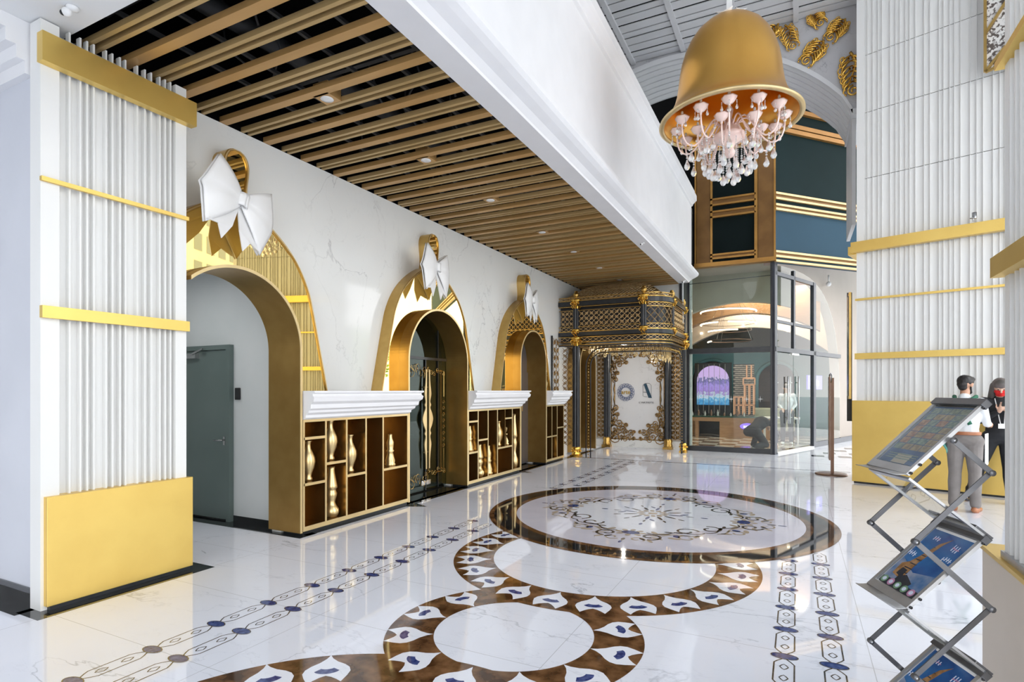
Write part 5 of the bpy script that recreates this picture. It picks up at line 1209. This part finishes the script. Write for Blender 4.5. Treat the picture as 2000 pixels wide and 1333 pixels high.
# ------------------------------------------------------------------ zigzag leaflet stand
RA = YAW-math.radians(5)
def camw(R, Z): return (-SY*Z+CY*R, CY*Z+SY*R)
RX, RY = camw(1.318, 1.86); WN = .243
rack = empty('leaflet_stand', (RX, RY, 0), RA, 'folding zigzag aluminium leaflet stand at the right front of the photo', 'leaflet stand')
L_ = .232
for yy, mm_ in ((0, M['gunmetal']), (WN, M['gunmetal'])):
    off = -.012 if yy == 0 else .012
    pts = [(.115, 1.388), (L_, 1.283)]+[p for k in range(3) for p in ((0, 1.055-.442*k), (L_, .843-.442*k))]
    pts = [p for p in pts if p[1] > .0]+[(.115, .03)]
    for i in range(len(pts)-1):
        a, b = pts[i], pts[i+1]; o2 = off+(.004 if i % 2 else -.004)
        w = MB(); w.bar((a[0], yy+o2, a[1]), (b[0], yy+o2, b[1]), .004, .017, up=(0, 1, 0)); 
        w = MB(); d = Vector((b[0]-a[0], 0, b[1]-a[1])).normalized(); nn = Vector((-d.z, 0, d.x))*.0085
        A = Vector((a[0], yy+o2, a[1])); B = Vector((b[0], yy+o2, b[1])); vs = [A-nn, A+nn, B+nn, B-nn]; vs = [p+Vector((0, -.002, 0)) for p in vs]+[p+Vector((0, .002, 0)) for p in vs]
        w.add(vs, [(0,1,2,3),(7,6,5,4),(0,4,5,1),(1,5,6,2),(2,6,7,3),(3,7,4,0)])
        for P_ in (A, B):
            w.tube([P_+Vector((0, -.005, 0)), P_+Vector((0, .005, 0))], .010, 10)
        br = w.build('scissor_bar', mm_, rack)
        w = MB(); w.tube([A+Vector((0, -.009, 0)), A+Vector((0, .009, 0))], .0045, 8); w.build('rivet', M['steel'], br)
def trayP(k):
    zt = 1.505-.442*k; zb = 1.268-.442*k
    return Vector((-.012, 0, zb)), Vector((L_+.0, 0, zt))
brochure_mats = None
for k in range(3):
    lo_, hi_ = trayP(k); d = (hi_-lo_); Ls = d.length; d.normalize(); nrm = Vector((-d.z, 0, d.x))   # normal up-left (towards the reader)
    F = lambda a, b, h: lo_+d*a+Vector((0, b, 0))+nrm*h
    tr = None
    w = MB(); w.plate(F, [(0, 0), (Ls, 0), (Ls, WN), (0, WN)], [[(.03, .014), (Ls-.02, .014), (Ls-.02, WN-.014), (.03, WN-.014)]], 0, .012); tr = w.build('tray', M['alu'], rack)
    w = MB(); w.plate(F, [(.03, .014), (Ls-.02, .014), (Ls-.02, WN-.014), (.03, WN-.014)], (), 0, .003); w.build('tray_plate', M['alu'], tr)
    w = MB(); w.grid(lambda u, v: F(-.03+.055*u, v*WN, .002+.035*(1-u)**2), 6, 1); w.build('tray_lip', M['alu'], tr, solid=.002)
    w = MB(); w.plate(F, [(Ls-.02, -.006), (Ls+.008, -.006), (Ls+.008, WN+.006), (Ls-.02, WN+.006)], (), -.006, .018); w.build('tray_head', M['gunmetal'], tr, bevel=.004)
    for b in (-.002, WN+.002):
        w = MB()
        for a in (.01, .05, Ls-.02): w.tube([F(a, b-.003, .004), F(a, b+.003, .004)], .005, 8)
        w.build('tray_screw', M['plastic_black'], tr)
    if k < 2:   # sheet folding back down to the next tray
        a = lo_+Vector((.0, 0, -.008)); b_ = trayP(k+1)[1]+Vector((0, 0, .004)); dd = (b_-a); l2 = dd.length; dd.normalize(); n2 = Vector((-dd.z, 0, dd.x))
        G = lambda p, q_, h: a+dd*p+Vector((0, q_, 0))+n2*h
        w = MB(); w.plate(G, [(0, .0), (l2, .0), (l2, WN), (0, WN)], [[(.02, .016), (l2-.05, .016), (l2-.05, WN-.016), (.02, WN-.016)]], -.004, .004); fo = w.build('fold_frame', M['alu'], rack)
        w = MB(); w.plate(G, [(.02, .016), (l2-.05, .016), (l2-.05, WN-.016), (.02, WN-.016)], (), -.001, .001); w.build('fold_window', M['cover'], fo)
        w = MB(); w.plate(G, [(l2-.055, .0), (l2+.012, .0), (l2+.012, WN), (l2-.055, WN)], (), .004, .012); w.build('fold_head', M['gunmetal'], fo, bevel=.003)
    # the printed sheet lying in the tray
    sh = empty('leaflet', (RX, RY, 0), RA, ['collage poster of small pictures under the clear cover of the top tray', 'blue leaflet with tilted wooden tower lying in the middle tray', 'blue leaflet with wooden tower lying in the lowest visible tray'][k], 'leaflet')
    x0, x1, y0_, y1_ = .036, Ls-.026, .020, WN-.020
    w = MB()
    def rect(a0, a1, b0, b1, m, h=.0052): w.plate(F, [(a0, b0), (a1, b0), (a1, b1), (a0, b1)], (), .0045, h, m)
    if k == 0:
        ms_ = [mottled('poster_blue', (.035, .07, .14), (.06, .11, .20), 20, .15), mottled('poster_tan', (.16, .13, .09), (.28, .22, .14), 60, .15), mottled('poster_grey', (.09, .13, .12), (.20, .23, .19), 70, .15), mottled('poster_rose', (.20, .11, .08), (.30, .20, .14), 60, .15), mat('poster_beige', (.32, .28, .22), .2)]
        rect(x0, x1, y0_, y1_, 0)
        rd = random.Random(2); na, nb = 7, 4
        for i in range(na):
            for j in range(nb):
                a0 = x0+.065+(x1-x0-.07)*i/na; b0 = y0_+.008+(y1_-y0_-.012)*j/nb
                rect(a0, a0+(x1-x0-.07)/na*.92, b0, b0+(y1_-y0_-.012)/nb*.93, rd.choice([1, 1, 2, 2, 3]), .0055)
        rect(x0+.002, x0+.045, y0_+.05, y0_+.13, 4, .0056)
        for i in range(3): rect(x0+.02+.01*i, x0+.024+.01*i, y0_+.02, y1_-.02, 2, .0057)
    else:
        ms_ = [mottled('leaflet_blue', (.012, .05, .20), (.03, .14, .34), 8, .12), mottled('leaflet_tan', (.20, .10, .04), (.36, .20, .09), 40, .2), mottled('leaflet_cloud', (.25, .28, .36), (.06, .14, .28), 14, .15), mat('leaflet_white', (.55, .6, .72), .3), mat('leaflet_green', (.14, .26, .15), .3), mat('leaflet_pink', (.42, .20, .32), .3), mat('leaflet_dark', (.015, .02, .03), .3), M['paper']]
        rect(x0, x1, y0_, y1_, 0); W_ = y1_-y0_; H_ = x1-x0
        pg = lambda pts, m, h: w.plate(F, [(x0+a*H_, y1_-b*W_) for a, b in pts], (), .0046, h, m)
        pg([(0, 0), (.45, 0), (.30, .5), (.38, 1), (0, 1)], 2, .0054)
        pg([(.18, .12), (.14, .42), (.45, .40), (.60, .44), (.80, .50), (.92, .58), (.80, .42), (.55, .30), (.42, .22), (.36, .10)], 1, .0058)
        pg([(.20, .2), (.17, .38), (.30, .36), (.31, .22)], 6, .0060)
        for t in range(7): pg([(.24+t*.08, .20+t*.03), (.245+t*.08, .42), (.26+t*.08, .42), (.255+t*.08, .20+t*.03)], 6, .0061)
        pg([(.05, .30), (.02, .62), (.16, .70), (.24, .45), (.18, .30)], 6, .0059)
        pg([(.0, 0), (.0, 1), (.10, 1), (.10, 0)], 6, .0057)
        for t in range(5):
            c = (.06, .10+.19*t); pg([(c[0]+.055*math.cos(a), c[1]+.075*math.sin(a)) for a in [2*PI*i/14 for i in range(14)]], (4, 5, 4, 4, 5)[t], .0062)
            pg([(c[0]+.03*math.cos(a), c[1]+.045*math.sin(a)) for a in [2*PI*i/12 for i in range(12)]], 3, .0064)
        rd = random.Random(k)
        for (aa, bb, n_, hgt) in ((.60, .80, 4, .06), (.54, .72, 3, .04), (.76, .78, 3, .10), (.50, .05, 4, .07), (.82, .25, 3, .06)):
            for i in range(n_):
                a0 = aa+rd.uniform(0, .02); b0 = bb-.06+.055*i; pg([(a0, b0), (a0+hgt, b0+.005), (a0+hgt, b0+.02), (a0, b0+.018)], 3, .0061); pg([(a0+hgt*.4, b0), (a0+hgt*.4, b0+.045), (a0+hgt*.55, b0+.045), (a0+hgt*.55, b0)], 3 if aa < .7 else 5, .0062)
        w.plate(F, [(x1-.004, y0_+.004), (x1+.010, y0_+.004), (x1+.010, y1_-.004), (x1-.004, y1_-.004)], (), .004, .0056, 7)
    w.build('printed_sheet', ms_, sh)
    for v in sh.children: v.location = (0, 0, 0)
    if k == 0:
        w = MB(); w.plate(F, [(x0-.004, y0_-.004), (x1+.004, y0_-.004), (x1+.004, y1_+.004), (x0-.004, y1_+.004)], (), .008, .0095); w.build('clear_cover', M['cover'], tr)
w = MB(); w.box(-.02, L_+.02, -.01, WN+.01, .0, .02); w.build('stand_foot', M['alu'], rack)
# ------------------------------------------------------------------ people
def blob(name, segs, voxel, m, parent, smooth=4, flat=None):
    """one continuous skin from tapered limbs: segs = (p0, r0, p1, r1[, (sx,sy,sz)])"""
    w = MB()
    for sg in segs:
        p0, r0, p1, r1 = Vector(sg[0]), sg[1], Vector(sg[2]), sg[3]; sc = Vector(sg[4]) if len(sg) > 4 else Vector((1, 1, 1))
        d = p1-p0; n_ = max(2, int(d.length/.02)); n_ = min(n_, 18)
        ax = d.normalized() if d.length > 1e-5 else Vector((0, 0, 1)); u = ax.orthogonal().normalized(); v = ax.cross(u); N_ = 14; rows = []
        for i in range(-4, n_+5):
            if i < 0: a = PI/2*(-i)/4; c = p0-ax*r0*math.sin(a); r = r0*math.cos(a)
            elif i > n_: a = PI/2*(i-n_)/4; c = p1+ax*r1*math.sin(a); r = r1*math.cos(a)
            else: t = i/n_; c = p0+d*t; r = r0+(r1-r0)*t
            rows.append((c, max(r, .0005)))
        vs = []
        for c, r in rows:
            for j in range(N_):
                a = 2*PI*j/N_; o_ = (u*math.cos(a)+v*math.sin(a))*r; vs.append(c+Vector((o_.x*sc.x, o_.y*sc.y, o_.z*sc.z)))
        k = len(rows); fs = [(i*N_+j, i*N_+(j+1) % N_, (i+1)*N_+(j+1) % N_, (i+1)*N_+j) for i in range(k-1) for j in range(N_)]
        fs += [tuple(range(N_))[::-1], tuple((k-1)*N_+j for j in range(N_))]
        w.add(vs, fs)
    o = w.build(name, m)
    rm = o.modifiers.new('r', 'REMESH'); rm.mode = 'VOXEL'; rm.voxel_size = voxel; rm.use_smooth_shade = True
    sm_ = o.modifiers.new('s', 'SMOOTH'); sm_.iterations = smooth; sm_.factor = .5
    dg = bpy.context.evaluated_depsgraph_get(); me = bpy.data.meshes.new_from_object(o.evaluated_get(dg))
    o.modifiers.clear(); old = o.data; o.data = me; bpy.data.meshes.remove(old); me.name = name
    if not me.materials: me.materials.append(m)
    me.polygons.foreach_set('use_smooth', [True]*len(me.polygons))
    o.parent = parent; return o
def lerp(a, b, t): return tuple(a[i]+(b[i]-a[i])*t for i in range(3))
def hand_segs(wr, fdir, side, curl=.5, up=(0, 0, 1)):
    """palm and five separate fingers growing from the wrist along fdir"""
    f = Vector(fdir).normalized(); up = Vector(up); s = f.cross(up).normalized()*side; nrm = s.cross(f).normalized()*side
    W_ = Vector(wr); out = [(W_, .026, W_+f*.05, .030, (1, 1, 1)), (W_+f*.04+s*.014, .018, W_+f*.085+s*.022, .013), (W_+f*.04-s*.014, .018, W_+f*.085-s*.022, .013)]
    for i, (o_, ln) in enumerate(((.028, .062), (.010, .074), (-.010, .068), (-.028, .052))):
        b = W_+f*.085+s*o_; m1 = b+(f*math.cos(curl)-nrm*math.sin(curl))*ln*.45; m2 = m1+(f*math.cos(curl*2)-nrm*math.sin(curl*2))*ln*.32; t = m2+(f*math.cos(curl*2.6)-nrm*math.sin(curl*2.6))*ln*.25
        out += [(b, .0095, m1, .009), (m1, .009, m2, .008), (m2, .008, t, .007)]
    b = W_+f*.025+s*.026; m1 = b+(f*.6+s*.8)*.035; t = m1+(f*.9+s*.3-nrm*.2)*.032; out += [(b, .013, m1, .011), (m1, .011, t, .0085)]
    return out
def head_segs(c, fd, sc=1.0):
    """skull, jaw, nose, ears, brow; fd = facing direction"""
    f = Vector(fd).normalized(); s = f.cross(Vector((0, 0, 1))).normalized(); up = s.cross(f).normalized(); C = Vector(c)
    P = lambda a, b, z: C+s*a*sc+f*b*sc+up*z*sc
    o = [(P(0, -.018, .03), .080*sc, P(0, .018, .025), .074*sc), (P(0, .02, -.01), .066*sc, P(0, .035, -.055), .046*sc), (P(0, .045, -.075), .032*sc, P(0, .055, -.088), .024*sc),
         (P(0, .086, .012), .011*sc, P(0, .104, -.022), .014*sc), (P(-.03, .078, .028), .012*sc, P(.03, .078, .028), .012*sc),
         (P(-.016, .086, -.052), .010*sc, P(.016, .086, -.052), .010*sc)]
    for k in (-1, 1): o.append((P(k*.078, -.004, .018), .014*sc, P(k*.080, -.010, -.016), .010*sc)); 
    return o, P
def person(name_label, pos, rz, J, mats, hair='short', head=None, extra=None, beard=False, mask=None, sleeves=1.0, H=1.72, scale=1):
    e = empty('person', pos, rz, name_label, 'person'); e.scale = (scale, scale, scale)
    sk, top, bot, shoe, hairm = mats
    hs, P = head_segs(J['head'], J['face'])
    neck = (Vector(J['neck']), .050, Vector(J['head'])-Vector((0, 0, .06)), .052)
    pel, ch, nk = Vector(J['pelvis']), Vector(J['chest']), Vector(J['neck'])
    tors = [(pel, .118, pel+(ch-pel)*.45, .106, (1.2, .82, 1)), (pel+(ch-pel)*.45, .106, ch, .122, (1.25, .82, 1)), (ch, .118, ch+(nk-ch)*.6, .080, (1.45, .82, 1)), (ch+(nk-ch)*.6, .07, nk, .055)]
    arms = []; hands = []; upper = []
    for s, S_ in (('l', -1), ('r', 1)):
        a, b, c = J['sh_'+s], J['el_'+s], J['wr_'+s]
        arms += [(a, .048, lerp(a, b, .5), .041), (lerp(a, b, .5), .041, b, .034), (b, .035, lerp(b, c, .35), .034), (lerp(b, c, .35), .034, c, .023)]
        fd = J.get('hd_'+s) or tuple(Vector(c)-Vector(b)); hands += hand_segs(c, fd, S_*-1, J.get('curl_'+s, .5), J.get('up_'+s, (0, 0, 1)))
        arms.append((tuple(ch+(nk-ch)*.55), .06, a, .055))
    legs = []
    for s in 'lr':
        h, k, a = J['hip_'+s], J['kn_'+s], J['an_'+s]
        legs += [(tuple(pel), .11, h, .095), (h, .088, lerp(h, k, .5), .073), (lerp(h, k, .5), .073, k, .054), (k, .054, lerp(k, a, .3), .056), (lerp(k, a, .3), .056, a, .037)]
    feet = []
    for s in 'lr':
        a = Vector(J['an_'+s]); t = Vector(J['toe_'+s]); feet += [(a-Vector((0, 0, .02)), .036, Vector((a.x, a.y, t.z))+(a-t)*.15*Vector((1, 1, 0)).length*0, .034), (Vector((a.x, a.y, t.z+.006)), .034, t, .027, (1, 1, 1))]
    body = blob('body', hs+[neck]+tors+arms+hands+legs+feet, .0075, sk, e, 3)
    inf = lambda L, d: [(s_[0], s_[1]+d, s_[2], s_[3]+d)+tuple(s_[4:]) for s_ in L]
    shirt_arms = [(s_[0], s_[1]+.010, lerp(s_[0], s_[2], .86) if s_[3] < .024 else s_[2], s_[3]+.010) for s_ in arms]
    blob('shirt', inf(tors, .014)+shirt_arms, .009, top, e, 3)
    lg = inf(legs, .016); lg.append((pel, .130, pel+Vector((0, 0, .01)), .128, (1.2, .86, 1)))
    for s in 'lr': k_, a = J['kn_'+s], J['an_'+s]; lg.append((lerp(k_, a, .5), .062, lerp(k_, a, .97), .060))
    blob('trousers', lg, .009, bot, e, 3)
    for s in 'lr':
        a = Vector(J['an_'+s]); t = Vector(J['toe_'+s]); b = Vector((a.x, a.y, t.z)); d = (t-b)
        heel = b-d.normalized()*.045
        blob('shoe', [(heel+Vector((0, 0, .008)), .036, b+Vector((0, 0, .01)), .042), (b+Vector((0, 0, .012)), .042, t-d*.25, .040, (1, 1, .85)), (t-d*.25, .040, t, .030, (1, 1, .8)), (b, .045, a+Vector((0, 0, -.015 if shoe[1] else -.045)), .046)]+([(a, .048, a+Vector((0, 0, .08)), .050)] if shoe[1] else []), .007, shoe[0], e, 2)
    if hair == 'short':
        blob('hair', [(P(0, -.028, .05), .082, P(0, .022, .062), .074), (P(0, -.050, .0), .062, P(0, -.040, -.030), .050), (P(-.050, -.02, .03), .036, P(-.050, .015, .055), .034), (P(.050, -.02, .03), .036, P(.050, .015, .055), .034), (P(-.03, .050, .092), .030, P(.035, .055, .092), .032)], .005, hairm, e, 6)
    else:
        hl = [(P(0, -.025, .045), .090, P(0, .015, .055), .082)]
        for k in (-1, 0, 1):
            for kk in (0, .03): hl.append((P(k*.065, -.04-kk+.03*abs(k), .02), .042, P(k*.085, -.05-kk+.05*abs(k), -.16), .040)); hl.append((P(k*.085, -.05-kk+.05*abs(k), -.16), .040, P(k*.100, -.03-kk+.09*abs(k), -.33), .022))
        blob('hair', hl, .007, hairm, e, 3)
    w = MB()
    for k in (-1, 1): w.ball(P(k*.030, .082, .008), .0085, n=8); 
    w.build('eyes', M['plastic_black'], e)
    if beard: blob('beard', [(P(-.062, .01, -.02), .012, P(-.036, .055, -.072), .020), (P(.062, .01, -.02), .012, P(.036, .055, -.072), .020), (P(-.030, .062, -.078), .024, P(.030, .062, -.078), .024), (P(-.022, .088, -.036), .009, P(.022, .088, -.036), .009)], .005, hairm, e, 2)
    if mask: blob('face_mask', [(P(-.042, .046, -.032), .028, P(.042, .046, -.032), .028), (P(-.026, .066, -.034), .034, P(.026, .066, -.034), .034), (P(0, .086, -.026), .026, P(0, .075, -.06), .032), (P(-.02, .055, -.07), .036, P(.02, .055, -.07), .036)], .006, mask, e, 8)
    return e, P
skin = mottled('skin', (.52, .28, .18), (.58, .33, .22), 6, .5); skin2 = mottled('skin_light', (.62, .38, .27), (.66, .42, .31), 6, .5)
hairb = mottled('black_hair', (.008, .006, .006), (.02, .016, .015), 30, .5)
cl = lambda n_, c1, c2, s=8: mottled(n_, c1, c2, s, .85)
whiteS = cl('white_shirt', (.74, .76, .78), (.80, .82, .84)); greyT = cl('taupe_trousers', (.20, .18, .17), (.24, .22, .21)); blackC = cl('black_cloth', (.012, .013, .016), (.020, .021, .025))
brownS = mottled('tan_leather', (.34, .12, .05), (.42, .17, .08), 8, .35); blackS = mottled('black_leather', (.012, .012, .014), (.03, .03, .034), 8, .25)
def stand(dx=0, hips=.93):
    return {'pelvis': (0, 0, hips), 'chest': (0, .0, 1.25), 'neck': (0, -.01, 1.45), 'head': (0, .02, 1.60), 'face': (0, 1, -.1),
            'hip_l': (-.09, 0, .90), 'hip_r': (.09, 0, .90), 'kn_l': (-.10, .01, .49), 'kn_r': (.10, .02, .49), 'an_l': (-.11, -.02, .09), 'an_r': (.11, 0, .09),
            'toe_l': (-.13, .13, .030), 'toe_r': (.13, .15, .030), 'sh_l': (-.168, -.01, 1.395), 'sh_r': (.168, -.01, 1.395)}
# man in front of the right column: back turned, looking to the right
J = stand(); J.update({'pelvis': (0, 0, .95), 'chest': (0, .01, 1.24), 'head': (.0, .04, 1.615), 'face': (.45, 1, -.25), 'el_l': (-.23, .02, 1.12), 'wr_l': (-.12, .22, 1.08), 'el_r': (.215, .05, 1.13), 'wr_r': (.20, .31, 1.11), 'hd_r': (.1, 1, -.1), 'up_r': (1, 0, .2), 'curl_r': .7, 'curl_l': .8, 'hd_l': (.6, .8, 0)})
mx, my = camw(.800*7.25, 7.25)
man, MP = person('man in white shirt and grey trousers, back turned, behind the leaflet stand', (mx, my, 0), YAW-math.radians(48), J, (skin, whiteS, greyT, (brownS, False), hairb), beard=True)
green = cl('green_strap', (.02, .12, .07), (.03, .16, .09))
def strap(pts, r, m, nm, par, sc=(1, 1, 1)):
    w = MB(); w.tube(pts, r, 8); return w.build(nm, m, par)
strap([(-.10, .115, 1.30), (-.11, .03, 1.475), (-.085, -.10, 1.435), (.0, -.150, 1.29), (.08, -.150, 1.12)], .024, green, 'apron_strap', man)
strap([(.10, .115, 1.30), (.11, .03, 1.475), (.085, -.10, 1.435), (.0, -.150, 1.29), (-.08, -.150, 1.12)], .024, green, 'apron_strap', man)
w = MB(); w.lathe([(.168, 0), (.172, .02), (.168, .04)], (0, 0, 0), 28); b = w.build('belt', brownS, man); b.location = (0, 0, .985); b.scale = (1, .78, 1)
w = MB(); w.grid(lambda u, v: (-.20-.03*math.sin(v*5), -.06+.13*u, .97-.20*v-.04*math.sin(u*9)*v), 8, 6); w.build('teal_cloth', cl('teal_cloth', (.12, .38, .32), (.18, .48, .42)), man, solid=.02)
# things the man carries
R3 = Matrix.Rotation(YAW-math.radians(48), 3, 'Z')
def at_man(p): v = R3 @ Vector(p); return (mx+v.x, my+v.y, v.z)
w = MB(); w.box(-.004, .004, -.10, .10, -.40, .0); o = w.build('paper_bag', M['paper']); o.location = at_man((.20, .13, 1.00)); o.rotation_euler = (0, 0, YAW-math.radians(48)); tag(o, 'white paper carrier held in the right hand of the man', 'bag')
b_ = blob('shoulder_bag', [((0, 0, 0), .075, (0, 0, -.14), .085, (.5, 1, 1))], .01, blackC, None); b_.location = at_man((-.26, .02, 1.30)); tag(b_, 'black bag hanging at the left shoulder of the man', 'bag')
# woman with phone, partly behind the near column
J = stand(); J.update({'pelvis': (0, 0, .93), 'head': (.0, .05, 1.585), 'face': (.1, 1, -.45), 'el_l': (-.21, .03, 1.13), 'wr_l': (-.04, .23, 1.25), 'el_r': (.21, .03, 1.13), 'wr_r': (.05, .23, 1.27), 'hd_l': (.3, .3, .8), 'hd_r': (-.3, .3, .8), 'curl_l': .7, 'curl_r': .7, 'up_l': (0, 1, 0), 'up_r': (0, 1, 0), 'an_r': (.30, -.10, .09), 'kn_r': (.20, -.03, .50), 'toe_r': (.36, .03, .03), 'an_l': (-.12, .03, .09), 'toe_l': (-.14, .18, .03)})
wx, wy = camw(.861*7.75, 7.75); wrz = YAW+math.radians(180-28)
hw = mottled('grey_purple_hair', (.085, .075, .068), (.15, .125, .12), 5, .6, lo=.4, hi=.6)
wom, WP = person('woman in black with long grey-purple hair and red face mask', (wx, wy, 0), wrz, J, (skin2, blackC, blackC, (blackS, True), hw), hair='long', mask=cl('red_mask', (.62, .015, .015), (.70, .02, .02)))
w = MB(); w.plate(lambda a, b, h: (a, .155+h, b), [(-.045, .0), (.045, 0), (.045, -.065), (-.045, -.065)], (), 0, .003); w.tube([(-.06, .06, 1.44-1.10), (-.02, .150, .0), (.02, .150, .0), (.06, .06, 1.44-1.10)], .006, 5); o = w.build('name_badge', M['paper'], wom); o.location = (0.0, 0, 1.10)
w = MB(); w.box(-.036, .036, -.005, .005, -.075, .075); o = w.build('phone', M['plastic_black'], bevel=.004); R4 = Matrix.Rotation(wrz, 3, 'Z'); v = R4 @ Vector((0, .29, 1.385)); o.location = (wx+v.x, wy+v.y, v.z); o.rotation_euler = (math.radians(-30), 0, wrz); tag(o, 'dark phone held up by the woman in black', 'phone')
# shop staff
J = stand(); J.update({'head': (.02, .03, 1.60), 'face': (-.4, 1, -.4), 'el_l': (-.22, .0, 1.13), 'wr_l': (-.14, .16, 1.0), 'el_r': (.22, 0, 1.13), 'wr_r': (.12, .18, 1.02)})
px, py = dl(2.25, -1.35)
tx, ty = at_y(1537, 768, 18.1)[0], 18.1
person('shop assistant in a white top and black trousers standing behind the glass doors', (tx, ty, 0.005), YAW+math.radians(150), J, (skin2, whiteS, blackC, (M['paper'], False), hairb))
J = {'pelvis': (0, -.20, .42), 'chest': (0, .13, .60), 'neck': (0, .30, .60), 'head': (0, .43, .52), 'face': (0, .5, -1), 'hip_l': (-.10, -.18, .40), 'hip_r': (.10, -.18, .40), 'kn_l': (-.13, .18, .40), 'kn_r': (.13, .10, .12), 'an_l': (-.13, .02, .10), 'an_r': (.13, -.28, .10),
     'toe_l': (-.13, .17, .035), 'toe_r': (.13, -.16, .035), 'sh_l': (-.18, .24, .58), 'sh_r': (.18, .24, .58), 'el_l': (-.22, .36, .34), 'wr_l': (-.12, .48, .14), 'el_r': (.22, .36, .34), 'wr_r': (.10, .50, .14), 'hd_l': (.2, .5, -.8), 'hd_r': (-.2, .5, -.8)}
kx = at_y(1480, 768, 16.0)[0]
person('person in black crouching low on the checkered shop floor', (kx, 16.0, 0.005), YAW-math.radians(60), J, (skin2, blackC, blackC, (M['paper'], False), hairb), scale=1.18)
# ------------------------------------------------------------------ outside, seen in the mirrors
rd = random.Random(11)
def tree(x, y, h, label):
    e = empty('tree', (x, y, -.05), 0, label, 'tree', 'trees outside the hall')
    w = MB(); w.tube([(0, 0, 0), (.1, 0, h*.4), (0, .1, h*.75)], [.16, .12, .05], 8); w.build('trunk', M['trunk'], e)
    w = MB()
    for k in range(900):
        a = rd.uniform(0, 2*PI); t = rd.random()**.5; zz = rd.uniform(-1, 1); r = math.sqrt(max(0, 1-zz*zz))*t*h*.36; c = Vector((r*math.cos(a), r*math.sin(a), h*.66+zz*h*.34*t)); s_ = rd.uniform(.10, .22)
        d1 = Vector((rd.gauss(0, 1), rd.gauss(0, 1), rd.gauss(0, .6))).normalized()*s_; d2 = d1.orthogonal().normalized()*s_*.6
        w.add([c-d1, c-d2, c+d1, c+d2], [(0, 1, 2, 3)])
    w.build('foliage', M['leaf'], e)
for i, (x, y, h) in enumerate(((11, 20, 5), (13.5, 24.5, 5.5), (16, 29, 6), (12, 16, 5), (19, 33, 6.5), (20, 25, 6))): tree(x, y, h, ['second nearest leafy green tree', 'third nearest leafy green tree', 'fourth nearest leafy green tree', 'nearest leafy green tree', 'farthest leafy green tree', 'tall leafy green tree set apart on the right'][i]+' outside, seen only in the mirrors')
e = empty('tower_block', (60, 44, -.05), math.radians(-20), 'pale high-rise outside, seen only in the mirrors', 'building')
w = MB(); w.box(-9, 9, -9, 9, 0, 42); w.build('wall', mottled('pale_facade', (.62, .60, .55), (.66, .64, .60), .3, .7), e)
w = MB()
for f_ in range(13):
    for k in range(8): w.box(-9.05, -9.0, -8.3+k*2.1, -7.0+k*2.1, 1.5+f_*3.1, 3.4+f_*3.1); w.box(-8.3+k*2.1, -7.0+k*2.1, -9.05, -9, 1.5+f_*3.1, 3.4+f_*3.1)
w.build('window', mat('facade_window', (.20, .24, .28), .2), e, kind='stuff')
